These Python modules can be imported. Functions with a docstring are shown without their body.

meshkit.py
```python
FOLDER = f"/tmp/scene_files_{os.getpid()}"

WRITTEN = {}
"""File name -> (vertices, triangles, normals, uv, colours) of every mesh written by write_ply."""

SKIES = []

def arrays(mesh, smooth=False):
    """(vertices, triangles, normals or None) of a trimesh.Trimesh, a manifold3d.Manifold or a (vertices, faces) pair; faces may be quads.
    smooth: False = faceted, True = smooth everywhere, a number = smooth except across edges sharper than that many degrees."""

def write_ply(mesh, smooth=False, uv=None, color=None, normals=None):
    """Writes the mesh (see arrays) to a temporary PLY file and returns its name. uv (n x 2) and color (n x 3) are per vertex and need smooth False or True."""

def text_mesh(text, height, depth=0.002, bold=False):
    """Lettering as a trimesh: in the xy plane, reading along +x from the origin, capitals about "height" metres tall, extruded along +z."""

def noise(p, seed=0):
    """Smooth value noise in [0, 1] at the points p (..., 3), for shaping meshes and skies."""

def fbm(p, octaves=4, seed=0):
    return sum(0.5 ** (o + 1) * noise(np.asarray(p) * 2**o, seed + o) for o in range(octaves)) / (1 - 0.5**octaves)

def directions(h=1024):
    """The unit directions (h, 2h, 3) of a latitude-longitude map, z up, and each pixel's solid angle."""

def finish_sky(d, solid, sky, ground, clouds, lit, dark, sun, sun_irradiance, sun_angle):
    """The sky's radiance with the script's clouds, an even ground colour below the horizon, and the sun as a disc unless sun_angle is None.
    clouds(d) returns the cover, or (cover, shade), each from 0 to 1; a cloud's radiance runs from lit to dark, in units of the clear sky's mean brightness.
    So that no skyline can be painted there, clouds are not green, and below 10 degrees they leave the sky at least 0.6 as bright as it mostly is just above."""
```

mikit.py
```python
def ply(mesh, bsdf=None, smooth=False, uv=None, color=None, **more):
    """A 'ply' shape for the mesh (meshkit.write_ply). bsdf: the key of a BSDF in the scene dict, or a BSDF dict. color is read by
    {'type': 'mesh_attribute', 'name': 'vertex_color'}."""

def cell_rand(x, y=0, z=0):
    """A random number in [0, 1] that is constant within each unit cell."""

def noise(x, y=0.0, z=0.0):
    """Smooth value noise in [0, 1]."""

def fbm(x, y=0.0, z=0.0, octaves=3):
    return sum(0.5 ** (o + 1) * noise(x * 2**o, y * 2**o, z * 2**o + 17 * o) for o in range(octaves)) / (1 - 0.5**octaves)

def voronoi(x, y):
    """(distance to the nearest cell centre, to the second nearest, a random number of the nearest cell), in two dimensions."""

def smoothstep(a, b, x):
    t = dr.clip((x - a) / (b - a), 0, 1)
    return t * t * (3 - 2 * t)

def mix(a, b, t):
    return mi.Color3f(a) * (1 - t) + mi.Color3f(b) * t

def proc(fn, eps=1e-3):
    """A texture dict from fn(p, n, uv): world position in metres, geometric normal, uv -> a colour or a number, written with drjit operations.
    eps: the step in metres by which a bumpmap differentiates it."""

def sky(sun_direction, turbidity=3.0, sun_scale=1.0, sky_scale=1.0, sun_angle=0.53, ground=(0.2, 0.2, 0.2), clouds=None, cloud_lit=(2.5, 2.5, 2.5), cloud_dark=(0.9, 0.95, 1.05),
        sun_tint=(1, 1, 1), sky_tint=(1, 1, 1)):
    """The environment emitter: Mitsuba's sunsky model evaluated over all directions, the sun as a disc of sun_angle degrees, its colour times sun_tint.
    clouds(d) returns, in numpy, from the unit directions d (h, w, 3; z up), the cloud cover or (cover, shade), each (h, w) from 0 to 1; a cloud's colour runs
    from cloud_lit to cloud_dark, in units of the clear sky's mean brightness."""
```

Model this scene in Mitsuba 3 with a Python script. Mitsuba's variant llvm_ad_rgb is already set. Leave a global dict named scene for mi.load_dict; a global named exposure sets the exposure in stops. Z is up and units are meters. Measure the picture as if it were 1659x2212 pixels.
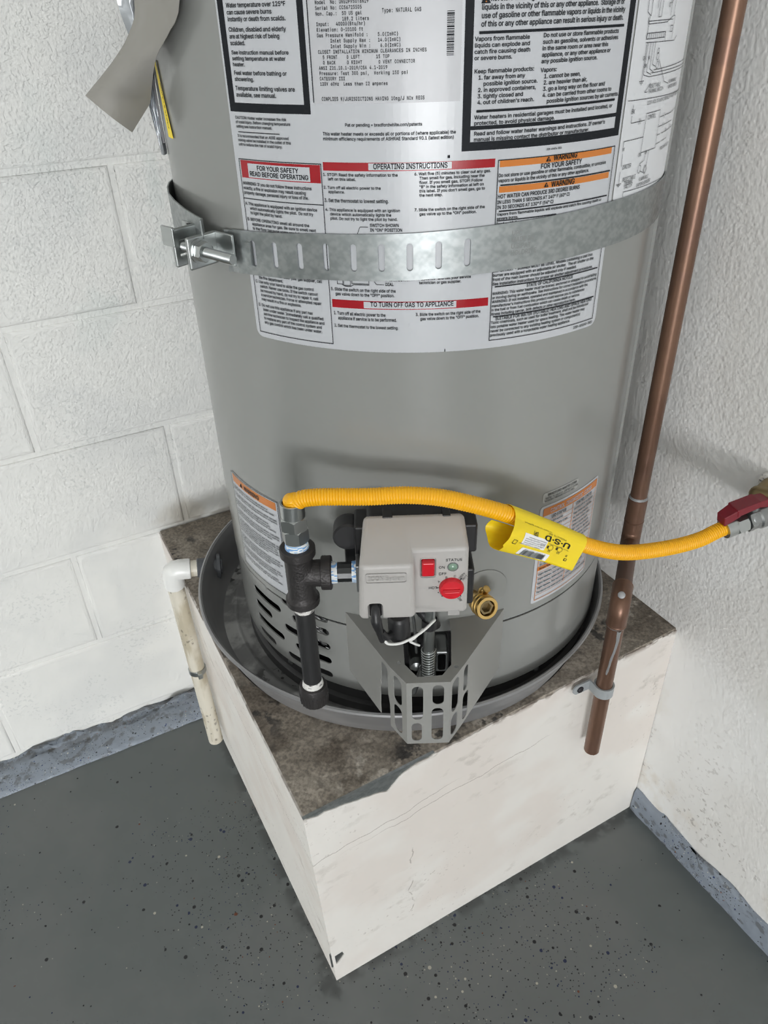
import math, random
import numpy as np, trimesh, manifold3d, drjit as dr, mitsuba as mi
import mikit, meshkit
from mikit import proc, voronoi, cell_rand, smoothstep, mix
from shapely.geometry import Polygon, box as sbox, LineString, Point
from shapely.ops import unary_union

random.seed(7); np.random.seed(7)
scene, labels = {}, {}
exposure = -0.30

# ------------------------------------------------------------------ camera
T = mi.ScalarTransform4f
EYE = np.array([1.1793, -0.7461, 1.2200])
FWD = np.array([-0.735776, 0.373181, -0.565128]); DOWN = np.array([0.488239, -0.285986, -0.824521])
scene['camera'] = {'type': 'perspective', 'fov_axis': 'y', 'fov': 2 * math.degrees(math.atan(1106 / 1627.9)),
                   'near_clip': 0.01, 'far_clip': 60.0,
                   'to_world': T().look_at(origin=EYE.tolist(), target=(EYE + FWD).tolist(), up=(-DOWN).tolist())}

# ------------------------------------------------------------------ room size and added light sources (all inside a closed garage)
RX, RY, RZ = 5.6, -4.6, 2.6                    # far ends of the right wall, of the left wall, ceiling height
GLOW_Y, GLOW_Z = (-3.85, -1.75), (.22, .98)    # low glowing band added in the far wall, standing in for daylight
PANE_LIGHT = [52.0, 52.4, 52.8]
UPPER_LIGHT = [9.0, 9.2, 9.6]                # dimmer glowing panes added above the band
FILL_LIGHT = [3.4, 3.4, 3.35]  # added fill lamp under the ceiling

# ------------------------------------------------------------------ materials
def pb(color, rough=0.5, metal=0.0, spec=0.5, **k):
    d = {'type': 'principled', 'roughness': rough, 'metallic': metal, 'specular': spec}
    d['base_color'] = {'type': 'rgb', 'value': list(color)} if isinstance(color, (tuple, list)) else color
    d.update(k)
    return d
def mat(name, d, bump=None, scale=1.0, eps=1e-3):
    if bump is not None:
        d = {'type': 'bumpmap', 'arbitrary': proc(bump, eps), 'scale': scale, 'bsdf': d}
    scene['mat_' + name] = {'type': 'twosided', 'bsdf': d}
def M(name): return 'mat_' + name

def noise(x, y=0., z=0.):
    """value noise; two-dimensional (half the work) when z is a plain number, which then only picks the pattern"""
    if not isinstance(z, (int, float)): return mikit.noise(x, y, z)
    x, y = mi.Float(x), mi.Float(y); i, j = dr.floor(x), dr.floor(y); a, b = x - i, y - j
    a, b = a * a * (3 - 2 * a), b * b * (3 - 2 * b); k = int(z * 16) % 4096
    def h(u, v):
        q = mi.UInt32(mi.Int32(u) + 1000000) * 374761393 + mi.UInt32(mi.Int32(v) + 1000000) * 668265263 + (k * 2654435 + 97)
        q = (q ^ (q >> 13)) * 1274126177
        return mi.Float((q ^ (q >> 16)) & 0xFFFFFF) / 16777215.0
    return dr.lerp(dr.lerp(h(i, j), h(i + 1, j), a), dr.lerp(h(i, j + 1), h(i + 1, j + 1), a), b)
def fbm(x, y=0., z=0., octaves=3):
    return sum(.5 ** (o + 1) * noise(x * 2 ** o, y * 2 ** o, z * 2 ** o + 17 * o) for o in range(octaves)) / (1 - .5 ** octaves)
def turb(x, y, z=0., octaves=4):
    """fractal noise whose octaves are turned against each other"""
    s, a, t = 0., .5, 0.
    for k in range(octaves):
        s = s + a * noise(x + 3.1 * k, y + 7.7 * k, z + 5. * k); t += a; a *= .55
        x, y = (.80 * x - .60 * y) * 2.03, (.60 * x + .80 * y) * 2.03
    return s / t
def wall_l_col(p, n, uv):
    d = fbm(p.y * 9, p.z * 9, 3., 3)
    c = mix((.80, .80, .775), (.74, .745, .73), smoothstep(.45, .75, d))
    pit = smoothstep(.70, .80, noise(p.y * 300 + p.z * 90, p.z * 300 - p.y * 80)) * smoothstep(.5, .68, fbm(p.y * 14, p.z * 14 + 5, 0., 2))
    c = mix(c, (.50, .52, .51), pit * .30)
    g = smoothstep(.55, .75, fbm(p.y * 22, p.z * 12 + 9, 0., 3)) * smoothstep(.22, .10, dr.abs(p.y + .50)) * smoothstep(.3, .1, dr.abs(p.z - .95))
    c = mix(c, (.60, .68, .66), g * .25)
    # water stain above the back of the pedestal
    e = dr.sqrt(dr.square((p.y + .555) / .055) + dr.square((p.z - .455) / .04)) + .6 * (fbm(p.y * 40, p.z * 40, 0., 3) - .5)
    c = mix(c, (.46, .40, .31), smoothstep(1.1, .3, e) * .5)
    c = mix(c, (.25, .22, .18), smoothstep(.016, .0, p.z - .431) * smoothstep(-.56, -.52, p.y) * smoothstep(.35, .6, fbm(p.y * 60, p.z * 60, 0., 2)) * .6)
    return c
def wall_l_bump(p, n, uv):
    a = fbm(p.y * 420 + p.z * 90, p.z * 400 - p.y * 90, 5., 2)
    pits = smoothstep(.60, .78, noise(p.y * 380 + p.z * 90 + 7, p.z * 380 - p.y * 80, 6.))
    return a * .00062 - pits * .0005 + fbm(p.y * 90, p.z * 90, 2., 2) * .0003
mat('block', pb(proc(wall_l_col), .6, spec=.3), wall_l_bump, 1.0, 4e-4)

def wall_r_col(p, n, uv):
    d = fbm(p.x * 6, p.z * 6, 3., 3)
    c = mix((.80, .80, .79), (.73, .72, .70), smoothstep(.45, .7, d))
    low = smoothstep(.42, .12, p.z)
    st = smoothstep(.52, .72, turb(p.x * 16, p.z * 11 + 3, 1., 5)) * low
    c = mix(c, (.62, .56, .48), st * .5)
    sp = smoothstep(.64, .74, turb(p.x * 170, p.z * 190, 0., 3)) * smoothstep(.52, .68, turb(p.x * 9, p.z * 9 + 2, 0., 3)) * low
    return mix(c, (.25, .23, .21), sp * .5)
def wall_r_bump(p, n, uv):
    return fbm(p.x * 300 + p.z * 40, p.z * 280 - p.x * 50, 5., 2) * .0011 + fbm(p.x * 100 + 3, p.z * 90, 1., 2) * .0004
mat('plaster', pb(proc(wall_r_col), .6, spec=.3), wall_r_bump, 1.0, 8e-4)
mat('ceiling', pb((.8, .8, .78), .8))
mat('garage_wall', pb((.70, .70, .68), .8))

def chips(x, y, s, dens):
    """paint flakes: (mask, random) on a plane"""
    a, b, r = voronoi(x * s, y * s)
    size = .10 + .22 * cell_rand(r * 977., 3.)
    on = dr.select(cell_rand(r * 1931., 5.) < dens, 1., 0.)
    return smoothstep(size, size * .8, a) * on, cell_rand(r * 4421., 9.)
def flake_col(c, x, y, s, dens, blue=1.0):
    m, r = chips(x, y, s, dens)
    col = mix((.012, .014, .018), (.02, .035, .11), dr.select(r > .62, 1., 0.))
    col = mix(col, (.62, .60, .54), dr.select(r > .86, 1., 0.))
    col = mix(col, (.22, .07, .03), dr.select(r > .985, 1., 0.))
    return mix(c, col, m)
def floor_col(p, n, uv):
    d = turb(p.x * 5, p.y * 5, 0., 5)
    c = mix((.225, .250, .250), (.262, .278, .278), smoothstep(.35, .65, d))
    clus = smoothstep(.42, .74, turb(p.x * 4.6 + 1.3, p.y * 4.6, 0., 3))
    c = flake_col(c, p.x, p.y, 240., .008 + .22 * clus)
    c = flake_col(c, p.x + 3.3, p.y + 1.7, 95., .012 + .085 * clus)
    # mottled darker band along the pedestal foot
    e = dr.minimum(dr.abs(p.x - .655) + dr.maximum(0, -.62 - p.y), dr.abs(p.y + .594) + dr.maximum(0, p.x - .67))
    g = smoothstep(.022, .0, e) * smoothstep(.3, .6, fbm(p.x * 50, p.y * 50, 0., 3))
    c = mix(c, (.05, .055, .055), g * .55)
    return c
def floor_bump(p, n, uv):
    return fbm(p.x * 26, p.y * 26, 0., 3) * .0016 + noise(p.x * 240, p.y * 240) * .00012
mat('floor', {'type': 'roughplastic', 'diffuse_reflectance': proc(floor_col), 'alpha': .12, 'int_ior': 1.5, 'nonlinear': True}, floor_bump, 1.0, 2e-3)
def curb_col(p, n, uv):
    h = p.x + p.y
    c = mix((.20, .23, .275), (.26, .295, .345), fbm(h * 20, p.z * 30, p.y * 20, 3))
    q1 = dr.select(p.x < .2, p.y, p.x); q2 = dr.select(p.x < .2, p.x - p.z, p.z - p.y)
    c = flake_col(c, q1, q2, 300., .36 * smoothstep(.35, .6, turb(q1 * 12, q2 * 12, 0., 2)))
    c = flake_col(c, q1 + 2., q2, 170., .12)
    d = smoothstep(.56, .70, fbm(p.y * 70 + p.x * 40, p.x * 70 - p.y * 20, p.z * 90, 4))
    d = d * .6 + .7 * smoothstep(.030, .0, p.x) * smoothstep(.38, .56, fbm(p.y * 50, p.x * 90, p.z * 90, 4))
    return mix(c, (.085, .085, .083), dr.minimum(d, .9))
def curb_bump(p, n, uv): return fbm(p.x * 70, p.y * 70, p.z * 70, 4) * .004
mat('curb', pb(proc(curb_col), .5), curb_bump, 1.0, 1e-3)

def slab_col(p, n, uv):
    x, y = p.x, p.y
    a, b, g = turb(x * 8, y * 8, 0., 4), turb(x * 34 + 5, y * 34, 0., 5), turb(x * 330, y * 330, 3., 3)
    c = mix((.17, .145, .118), (.285, .25, .21), smoothstep(.32, .66, a * .55 + b * .45))
    c = mix(c, (.085, .066, .05), smoothstep(.52, .68, turb(x * 15 + 3, y * 15 + 8, 0., 5)) * .6)
    c = mix(c, (.42, .38, .33), smoothstep(.56, .66, turb(x * 30 + 2, y * 30, 4., 5)) * smoothstep(.48, .62, turb(x * 8 + 9, y * 8, 1., 3)) * .7)
    m = turb(x * 60, y * 60 + 4, 2., 4)
    line = smoothstep(.06, .0, dr.abs((x - .655) * .5 + .13 + (y + .47) * .35 + (turb(x * 20, y * 20, 6., 3) - .5) * .10))
    c = mix(c, (.022, .022, .023), smoothstep(.50, .62, m) * dr.maximum(line, smoothstep(.58, .72, turb(x * 10 + 2.3, y * 10 + 5, 2., 3))) * .85)
    c = mix(c, (.11, .055, .03), smoothstep(.52, .7, turb(x * 18 + 2, y * 18 + 7, 5., 4)) * smoothstep(.12, .03, dr.abs(x - .33)) * smoothstep(-.52, -.57, y) * .7)
    return c * (.72 + .56 * smoothstep(.2, .8, g))
def slab_bump(p, n, uv): return fbm(p.x * 80, p.y * 80, 3., 3) * .0036
mat('slab', pb(proc(slab_col), .75), slab_bump, 1.0, 8e-4)
def ped_col(p, n, uv):
    s, z = p.y + p.x, p.z
    c = mix((.70, .675, .64), (.66, .615, .575), smoothstep(.38, .65, turb(s * 7, z * 9, 0., 4)))
    st = smoothstep(.54, .78, turb(s * 44, z * 60, 2., 5)) * smoothstep(.52, .70, turb(s * 6 + 2, z * 9, 7., 3))
    c = mix(c, (.40, .37, .33), st * .40)
    c = mix(c, (.30, .27, .24), smoothstep(.70, .82, turb(s * 190, z * 210, 4., 4)) * smoothstep(.54, .70, turb(s * 8 + 5, z * 10, 9., 3)) * .45)
    w = .014 * (turb(s * 26, 4., 0., 4) - .5)
    for z0, sl in ((.352, .10), (.075, .03), (.052, -.03), (.33, .06)):
        c = mix(c, (.30, .27, .24), smoothstep(.0011, .0002, dr.abs(z - z0 - sl * (p.y + .3) - w)) * smoothstep(.42, .62, turb(s * 7 + z0 * 50, 0., 0., 2)) * .7)
    v = .02 * (turb(z * 30, 2., 1., 4) - .5)
    c = mix(c, (.34, .31, .28), smoothstep(.0016, .0003, dr.abs(p.y + .455 - v)) * smoothstep(.05, .09, z) * smoothstep(.30, .22, z) * smoothstep(.40, .60, turb(z * 60, 1., 0., 3)) * smoothstep(.62, .64, p.x) * .8)
    ed = smoothstep(.012, .0, .428 - z) * smoothstep(.40, .58, turb(s * 60, z * 90, 0., 4))
    return mix(c, (.17, .13, .10), ed * .75)
def ped_bump(p, n, uv):
    s = p.y + p.x
    return turb(s * 130, p.z * 120, 0., 3) * .0013 + fbm(s * 14, p.z * 10, 4., 2) * .004
mat('pedestal', pb(proc(ped_col), .55, spec=.35), ped_bump, 1.0, 1e-3)

def gloss(color, alpha):
    return {'type': 'roughplastic', 'diffuse_reflectance': {'type': 'rgb', 'value': list(color)}, 'alpha': alpha, 'int_ior': 1.5, 'nonlinear': True}
mat('tank', gloss((.445, .452, .438), .06))
mat('shroud', gloss((.44, .446, .434), .06))
mat('guard', pb((.25, .25, .238), .42, spec=.45))
mat('label', gloss((.70, .71, .73), .08))
mat('plate_paper', pb((.46, .465, .485), .5, spec=.4, clearcoat=.4, clearcoat_gloss=.9))
mat('wire_paper', pb((.60, .61, .63), .45, spec=.5))
mat('ink', pb((.012, .014, .017), .6, spec=.15))
mat('ink_grey', pb((.10, .10, .105), .5))
mat('red_print', gloss((.52, .015, .03), .09))
mat('orange_print', gloss((.74, .33, .06), .09))
mat('clear_label', pb((.32, .325, .315), .3))
def galv_col(p, n, uv):
    d = fbm(p.x * 150 + p.y * 60, p.y * 150 - p.x * 60, p.z * 160, 4); e = noise(p.x * 330, p.y * 330, p.z * 330)
    return mix((.285, .31, .31), (.38, .40, .40), smoothstep(.3, .7, d * .7 + e * .3))
def galv_rough(p, n, uv): return .30 + .22 * fbm(p.x * 60, p.y * 60, p.z * 60, 3)
mat('galvanised', pb(proc(galv_col), proc(galv_rough), .85))
mat('zinc', pb((.44, .46, .455), .27, .95))
mat('dark_zinc', pb((.30, .31, .31), .3, .9))
mat('steel_inside', pb((.03, .03, .035), .4, .6))
def pan_col(p, n, uv):
    d = fbm(p.x * 8, p.y * 8, p.z * 20, 4)
    c = mix((.25, .25, .255), (.36, .36, .365), smoothstep(.3, .7, d))
    return c
mat('pan', pb(proc(pan_col), .40, .55))
def panfloor_col(p, n, uv):
    d = turb(p.x * 24, p.y * 24, 0., 5)
    c = mix((.14, .14, .14), (.32, .32, .315), smoothstep(.40, .64, d))
    k = smoothstep(.60, .70, turb(p.x * 90 + 3, p.y * 90, 1., 4)) * smoothstep(.50, .62, turb(p.x * 16 + 1, p.y * 16, 3., 3))
    return mix(c, (.02, .02, .02), k * .85)
mat('pan_floor', pb(proc(panfloor_col), .5, .3))
def copper_col(p, n, uv):
    d = fbm(p.x * 14, p.y * 14, p.z * 8, 3); e = fbm(p.x * 60, p.y * 60, p.z * 30, 3)
    c = mix((.155, .086, .058), (.215, .122, .082), smoothstep(.3, .7, d))
    return mix(c, (.17, .095, .07), smoothstep(.55, .7, e) * .6)
mat('copper', pb(proc(copper_col), .36, .6))
mat('copper_dark', pb((.15, .095, .075), .42, .6))
mat('solder', pb((.30, .305, .31), .5, .5))
mat('hose', pb((.83, .41, .002), .34, spec=.45, clearcoat=.3, clearcoat_gloss=.9))
mat('brass', pb((.66, .44, .16), .24, .95))
mat('dark_brass', pb((.25, .19, .10), .4, .9))
def iron_bump(p, n, uv): return fbm(p.x * 500, p.y * 500, p.z * 500, 2) * .0005
mat('iron', pb((.045, .042, .042), .48, .55), iron_bump, 1.0, 3e-4)
mat('black_pipe', pb((.022, .022, .023), .38, .2, clearcoat=.4, clearcoat_gloss=.85))
mat('gloss_black', pb((.012, .014, .015), .16, .3, clearcoat=1.0, clearcoat_gloss=.97))
def dope_col(p, n, uv):
    d = noise(p.x * 230 + p.z * 120, p.y * 230, p.z * 700)
    return mix((.72, .74, .74), (.17, .34, .62), smoothstep(.50, .62, d))
mat('thread_tape', pb(proc(dope_col), .6))
def whitedope_col(p, n, uv):
    return mix((.68, .67, .64), (.16, .15, .15), smoothstep(.56, .66, fbm(p.x * 260, p.y * 260, p.z * 600, 3)))
mat('white_dope', pb(proc(whitedope_col), .6))
mat('black_plastic', pb((.012, .012, .013), .4))
mat('cover', pb((.40, .385, .37), .45, spec=.45))
mat('cover_inset', pb((.34, .33, .32), .5))
mat('red_plastic', pb((.55, .008, .018), .28, clearcoat=.5, clearcoat_gloss=.9))
mat('dark_red', pb((.16, .006, .015), .35, clearcoat=.3, clearcoat_gloss=.9))
mat('led', pb((.16, .26, .19), .15, clearcoat=1.0))
mat('chrome', pb((.7, .7, .7), .12, 1.0))
mat('white_wire', pb((.72, .72, .70), .4))
mat('pvc', pb((.82, .82, .80), .28, clearcoat=.3, clearcoat_gloss=.9))
def oldpvc_col(p, n, uv):
    d = turb(p.x * 70 + p.y * 50, p.z * 16, p.y * 70, 4)
    c = mix((.66, .62, .53), (.47, .42, .32), smoothstep(.38, .68, d))
    k = smoothstep(.60, .74, turb(p.x * 160 + p.y * 90, p.z * 120, p.y * 160, 4)) * smoothstep(.44, .60, turb(p.z * 22, p.x * 30, 0., 3))
    return mix(c, (.16, .14, .11), k * .7)
mat('old_pvc', pb(proc(oldpvc_col), .42))
mat('grey_pvc', pb((.085, .09, .10), .42))
mat('grey_plastic', pb((.30, .32, .33), .4))
def tag_col(p, n, uv): return mix((.86, .66, .012), (.80, .58, .02), fbm(p.x * 40, p.y * 40, p.z * 40, 3))
mat('tag', pb(proc(tag_col), .4, spec=.4, clearcoat=.3))
def flap_col(p, n, uv): return mix((.29, .28, .262), (.23, .22, .19), fbm(p.x * 30, p.y * 30, p.z * 24, 3))
mat('flap', pb(proc(flap_col), .6))
mat('paper', pb((.80, .80, .80), .6))
mat('yellow_sticker', pb((.85, .66, .03), .5))
mat('film', {'type': 'principled', 'base_color': {'type': 'rgb', 'value': [.34, .36, .38]}, 'roughness': .12, 'metallic': .5, 'clearcoat': 1.0})
scene['mat_clear_film'] = {'type': 'thindielectric', 'int_ior': 1.5}
mat('foil', pb((.62, .63, .64), .16, 1.0), lambda p, n, uv: fbm(p.x * 60, p.y * 60, p.z * 90, 3) * .02, 1.0, 5e-4)
mat('base_dark', pb((.075, .075, .077), .4, .5))
mat('inner_black', pb((.008, .008, .009), .6))
mat('fleck_rim', pb((.28, .28, .285), .28, .9))

# ------------------------------------------------------------------ shape helpers
def tm(v, f): return trimesh.Trimesh(np.asarray(v, float), np.asarray(f, int), process=False)
def cat(ms): return trimesh.util.concatenate([m for m in ms if m is not None and len(m.faces)])
def key_new(base):
    if base not in scene and not any(k.startswith(base + '__') for k in scene): return base
    n = 1
    while f'{base}_{n:03d}' in scene or any(k.startswith(f'{base}_{n:03d}__') for k in scene): n += 1
    return f'{base}_{n:03d}'
def part(base, mesh, m, smooth=35, label=None, kind=None, **kw):
    k = key_new(base)
    scene[k] = mikit.ply(mesh, M(m), smooth, **kw) if not isinstance(mesh, dict) else mesh
    if label or kind:
        labels[k] = {}
        if label: labels[k]['label'] = label
        if kind: labels[k]['kind'] = kind
    return k
def thing(key, label, cat_, group=None, kind=None):
    labels[key] = {'label': label, 'category': cat_}
    if group: labels[key]['group'] = group
    if kind: labels[key]['kind'] = kind
def frame(d):
    d = np.asarray(d, float); d = d / np.linalg.norm(d)
    a = np.array([0, 0, 1.]) if abs(d[2]) < .9 else np.array([1., 0, 0])
    x = np.cross(a, d); x /= np.linalg.norm(x)
    return x, np.cross(d, x), d
def ring_mesh(rings, cap=True):
    """rings: (k, n, 3) closed rings -> tube"""
    rings = np.asarray(rings); k, n, _ = rings.shape
    v = rings.reshape(-1, 3); f = []
    i = np.arange(n); j = (i + 1) % n
    for a in range(k - 1):
        A, B = a * n, (a + 1) * n
        f.append(np.stack([A + i, A + j, B + j], 1)); f.append(np.stack([A + i, B + j, B + i], 1))
    f = np.vstack(f)
    if cap:
        v = np.vstack([v, rings[0].mean(0), rings[-1].mean(0)]); c0, c1 = len(v) - 2, len(v) - 1
        f = np.vstack([f, np.stack([j, i, i * 0 + c0], 1), np.stack([(k - 1) * n + i, (k - 1) * n + j, i * 0 + c1], 1)])
    return tm(v, f)
def sweep(pts, r, n=16, cap=True):
    pts = np.asarray(pts, float); r = np.broadcast_to(r, len(pts))
    t = np.gradient(pts, axis=0); t /= np.linalg.norm(t, axis=1, keepdims=True)
    x = frame(t[0])[0]; rings = []; a = np.linspace(0, 2 * math.pi, n, endpoint=False)
    for p, d, rr in zip(pts, t, r):
        x = x - d * (x @ d); x /= np.linalg.norm(x); y = np.cross(d, x)
        rings.append(p + rr * (np.cos(a)[:, None] * x + np.sin(a)[:, None] * y))
    return ring_mesh(rings, cap)
def lathe(p0, d, prof, n=24, cap=True, hexa=False, turn=0.):
    """prof [(t, r)] along direction d from p0"""
    x, y, d = frame(d); n = 6 if hexa else n
    a = np.linspace(0, 2 * math.pi, n, endpoint=False) + turn
    c = np.cos(a)[:, None] * x + np.sin(a)[:, None] * y
    return ring_mesh([np.asarray(p0) + d * t + c * r for t, r in prof], cap)
def cyl(p0, p1, r, n=24, bev=0.0):
    L = np.linalg.norm(np.subtract(p1, p0)); b = bev
    prof = [(0, r), (L, r)] if not b else [(0, r - b), (b, r), (L - b, r), (L, r - b)]
    return lathe(p0, np.subtract(p1, p0), prof, n)
def hexnut(p0, p1, af, bev=.001, turn=0.):
    """hexagonal prism, across flats af, chamfered ends"""
    L = np.linalg.norm(np.subtract(p1, p0)); R = af / math.sqrt(3)
    h = lathe(p0, np.subtract(p1, p0), [(0, R), (L, R)], hexa=True, turn=turn)
    c = lathe(p0, np.subtract(p1, p0), [(0, af / 2 * 1.0), (L * .12, R * 1.01), (L * .88, R * 1.01), (L, af / 2 * 1.0)], 36)
    return mf(h, '^', c)
def man(m):
    if isinstance(m, manifold3d.Manifold): return m
    m = trimesh.Trimesh(m.vertices, m.faces, process=True); m.merge_vertices()
    if m.volume < 0: m.invert()
    return manifold3d.Manifold(manifold3d.Mesh(np.asarray(m.vertices, np.float32), np.asarray(m.faces, np.uint32)))
def unman(m):
    q = m.to_mesh(); return tm(q.vert_properties[:, :3], q.tri_verts)
def mf(a, op, b):
    a, b = man(a), man(b)
    return unman(a + b if op == '+' else a - b if op == '-' else a ^ b)
def hull(pts): 
    h = trimesh.convex.convex_hull(np.asarray(pts)); return tm(h.vertices, h.faces)
_ICO = trimesh.creation.icosphere(subdivisions=2).vertices
def rhull(pts, r):
    r = np.broadcast_to(r, len(pts))
    return hull(np.vstack([np.asarray(p) + _ICO * rr for p, rr in zip(pts, r)]))
def corners(lo, hi): return [(x, y, z) for x in (lo[0], hi[0]) for y in (lo[1], hi[1]) for z in (lo[2], hi[2])]
def rbox(lo, hi, r=.002, f=None):
    lo, hi = np.add(lo, r), np.subtract(hi, r)
    m = rhull(corners(lo, hi), r)
    if f is not None: m.vertices = f(m.vertices)
    return m
def bez(pts, n=40):
    """Catmull-Rom through the points, evenly sampled"""
    p = np.asarray(pts, float); p = np.vstack([2 * p[0] - p[1], p, 2 * p[-1] - p[-2]]); out = []
    for k in range(1, len(p) - 2):
        t = np.linspace(0, 1, 24, endpoint=False)[:, None]
        a, b, c, d = p[k - 1], p[k], p[k + 1], p[k + 2]
        out.append(.5 * (2 * b + (c - a) * t + (2 * a - 5 * b + 4 * c - d) * t ** 2 + (3 * b - a - 3 * c + d) * t ** 3))
    out = np.vstack(out + [p[-2][None]])
    s = np.r_[0, np.cumsum(np.linalg.norm(np.diff(out, axis=0), axis=1))]
    q = np.linspace(0, s[-1], n)
    return np.stack([np.interp(q, s, out[:, k]) for k in range(3)], 1)
def extr(poly, h):
    ps = getattr(poly, 'geoms', [poly])
    return cat([trimesh.creation.extrude_polygon(g, h, engine='earcut') for g in ps])
def flat(poly):
    ms = []
    for g in getattr(poly, 'geoms', [poly]):
        v, f = trimesh.creation.triangulate_polygon(g, engine='earcut'); ms.append(tm(np.c_[v, np.zeros(len(v))], f))
    return cat(ms)

# heater axis; a local frame in front of the heater: u to the right, d out from the front of the jacket, z up
R0 = 0.270
OX, OY = 0.3694, -0.2806
O3 = np.array([OX, OY, 0.])
_t = math.radians(-27.); ER = np.array([math.cos(_t), math.sin(_t), 0.]); ET = np.array([-ER[1], ER[0], 0.])
def P(u, d, z): return O3 + ER * (R0 + d) + ET * u + np.array([0, 0, z])
def PV(v):
    v = np.asarray(v, float); return O3 + ER * (R0 + v[:, 1:2]) + ET * v[:, 0:1] + np.array([0, 0, 1.]) * v[:, 2:3]
def inframe(m):
    m = m.copy(); m.vertices = PV(m.vertices)
    f = m.faces.copy(); m = tm(m.vertices, f[:, ::-1]); return m      # (u, d, z) is left-handed
def CY(th, z, r=R0):
    th = np.radians(th); return np.stack([OX + r * np.cos(th), OY + r * np.sin(th), z + 0 * th], -1)
def patch(t0, t1, z0, z1, r, n=None, tilt=0.):
    n = n or max(1, int(abs(t1 - t0) / 1.5))
    th = np.linspace(t0, t1, n + 1); dz = tilt * (th - t0)
    v = np.vstack([CY(th, z0 + dz, r), CY(th, z1 + dz, r)]); i = np.arange(n)
    return tm(v, np.vstack([np.stack([i, i + 1, i + n + 2], 1), np.stack([i, i + n + 2, i + n + 1], 1)]))
def oncyl(m, r):
    """flat mesh in (arc length from theta 0, z) -> on the jacket"""
    v = m.vertices; th = np.degrees(v[:, 0] / R0)
    return tm(CY(th, v[:, 1], r), m.faces)
def polycyl(poly, r, step=.006):
    """a shapely polygon in (arc, z) cut into narrow strips and bent round the jacket"""
    x0, y0, x1, y1 = poly.bounds; n = max(1, int((x1 - x0) / step)); xs = np.linspace(x0, x1, n + 1); out = []
    for a, b in zip(xs[:-1], xs[1:]):
        q = poly.intersection(sbox(a, y0 - 1, b, y1 + 1))
        for g in getattr(q, 'geoms', [q]):
            if g.geom_type == 'Polygon' and g.area > 1e-12: out.append(flat(g))
    return oncyl(cat(out), r)
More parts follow.
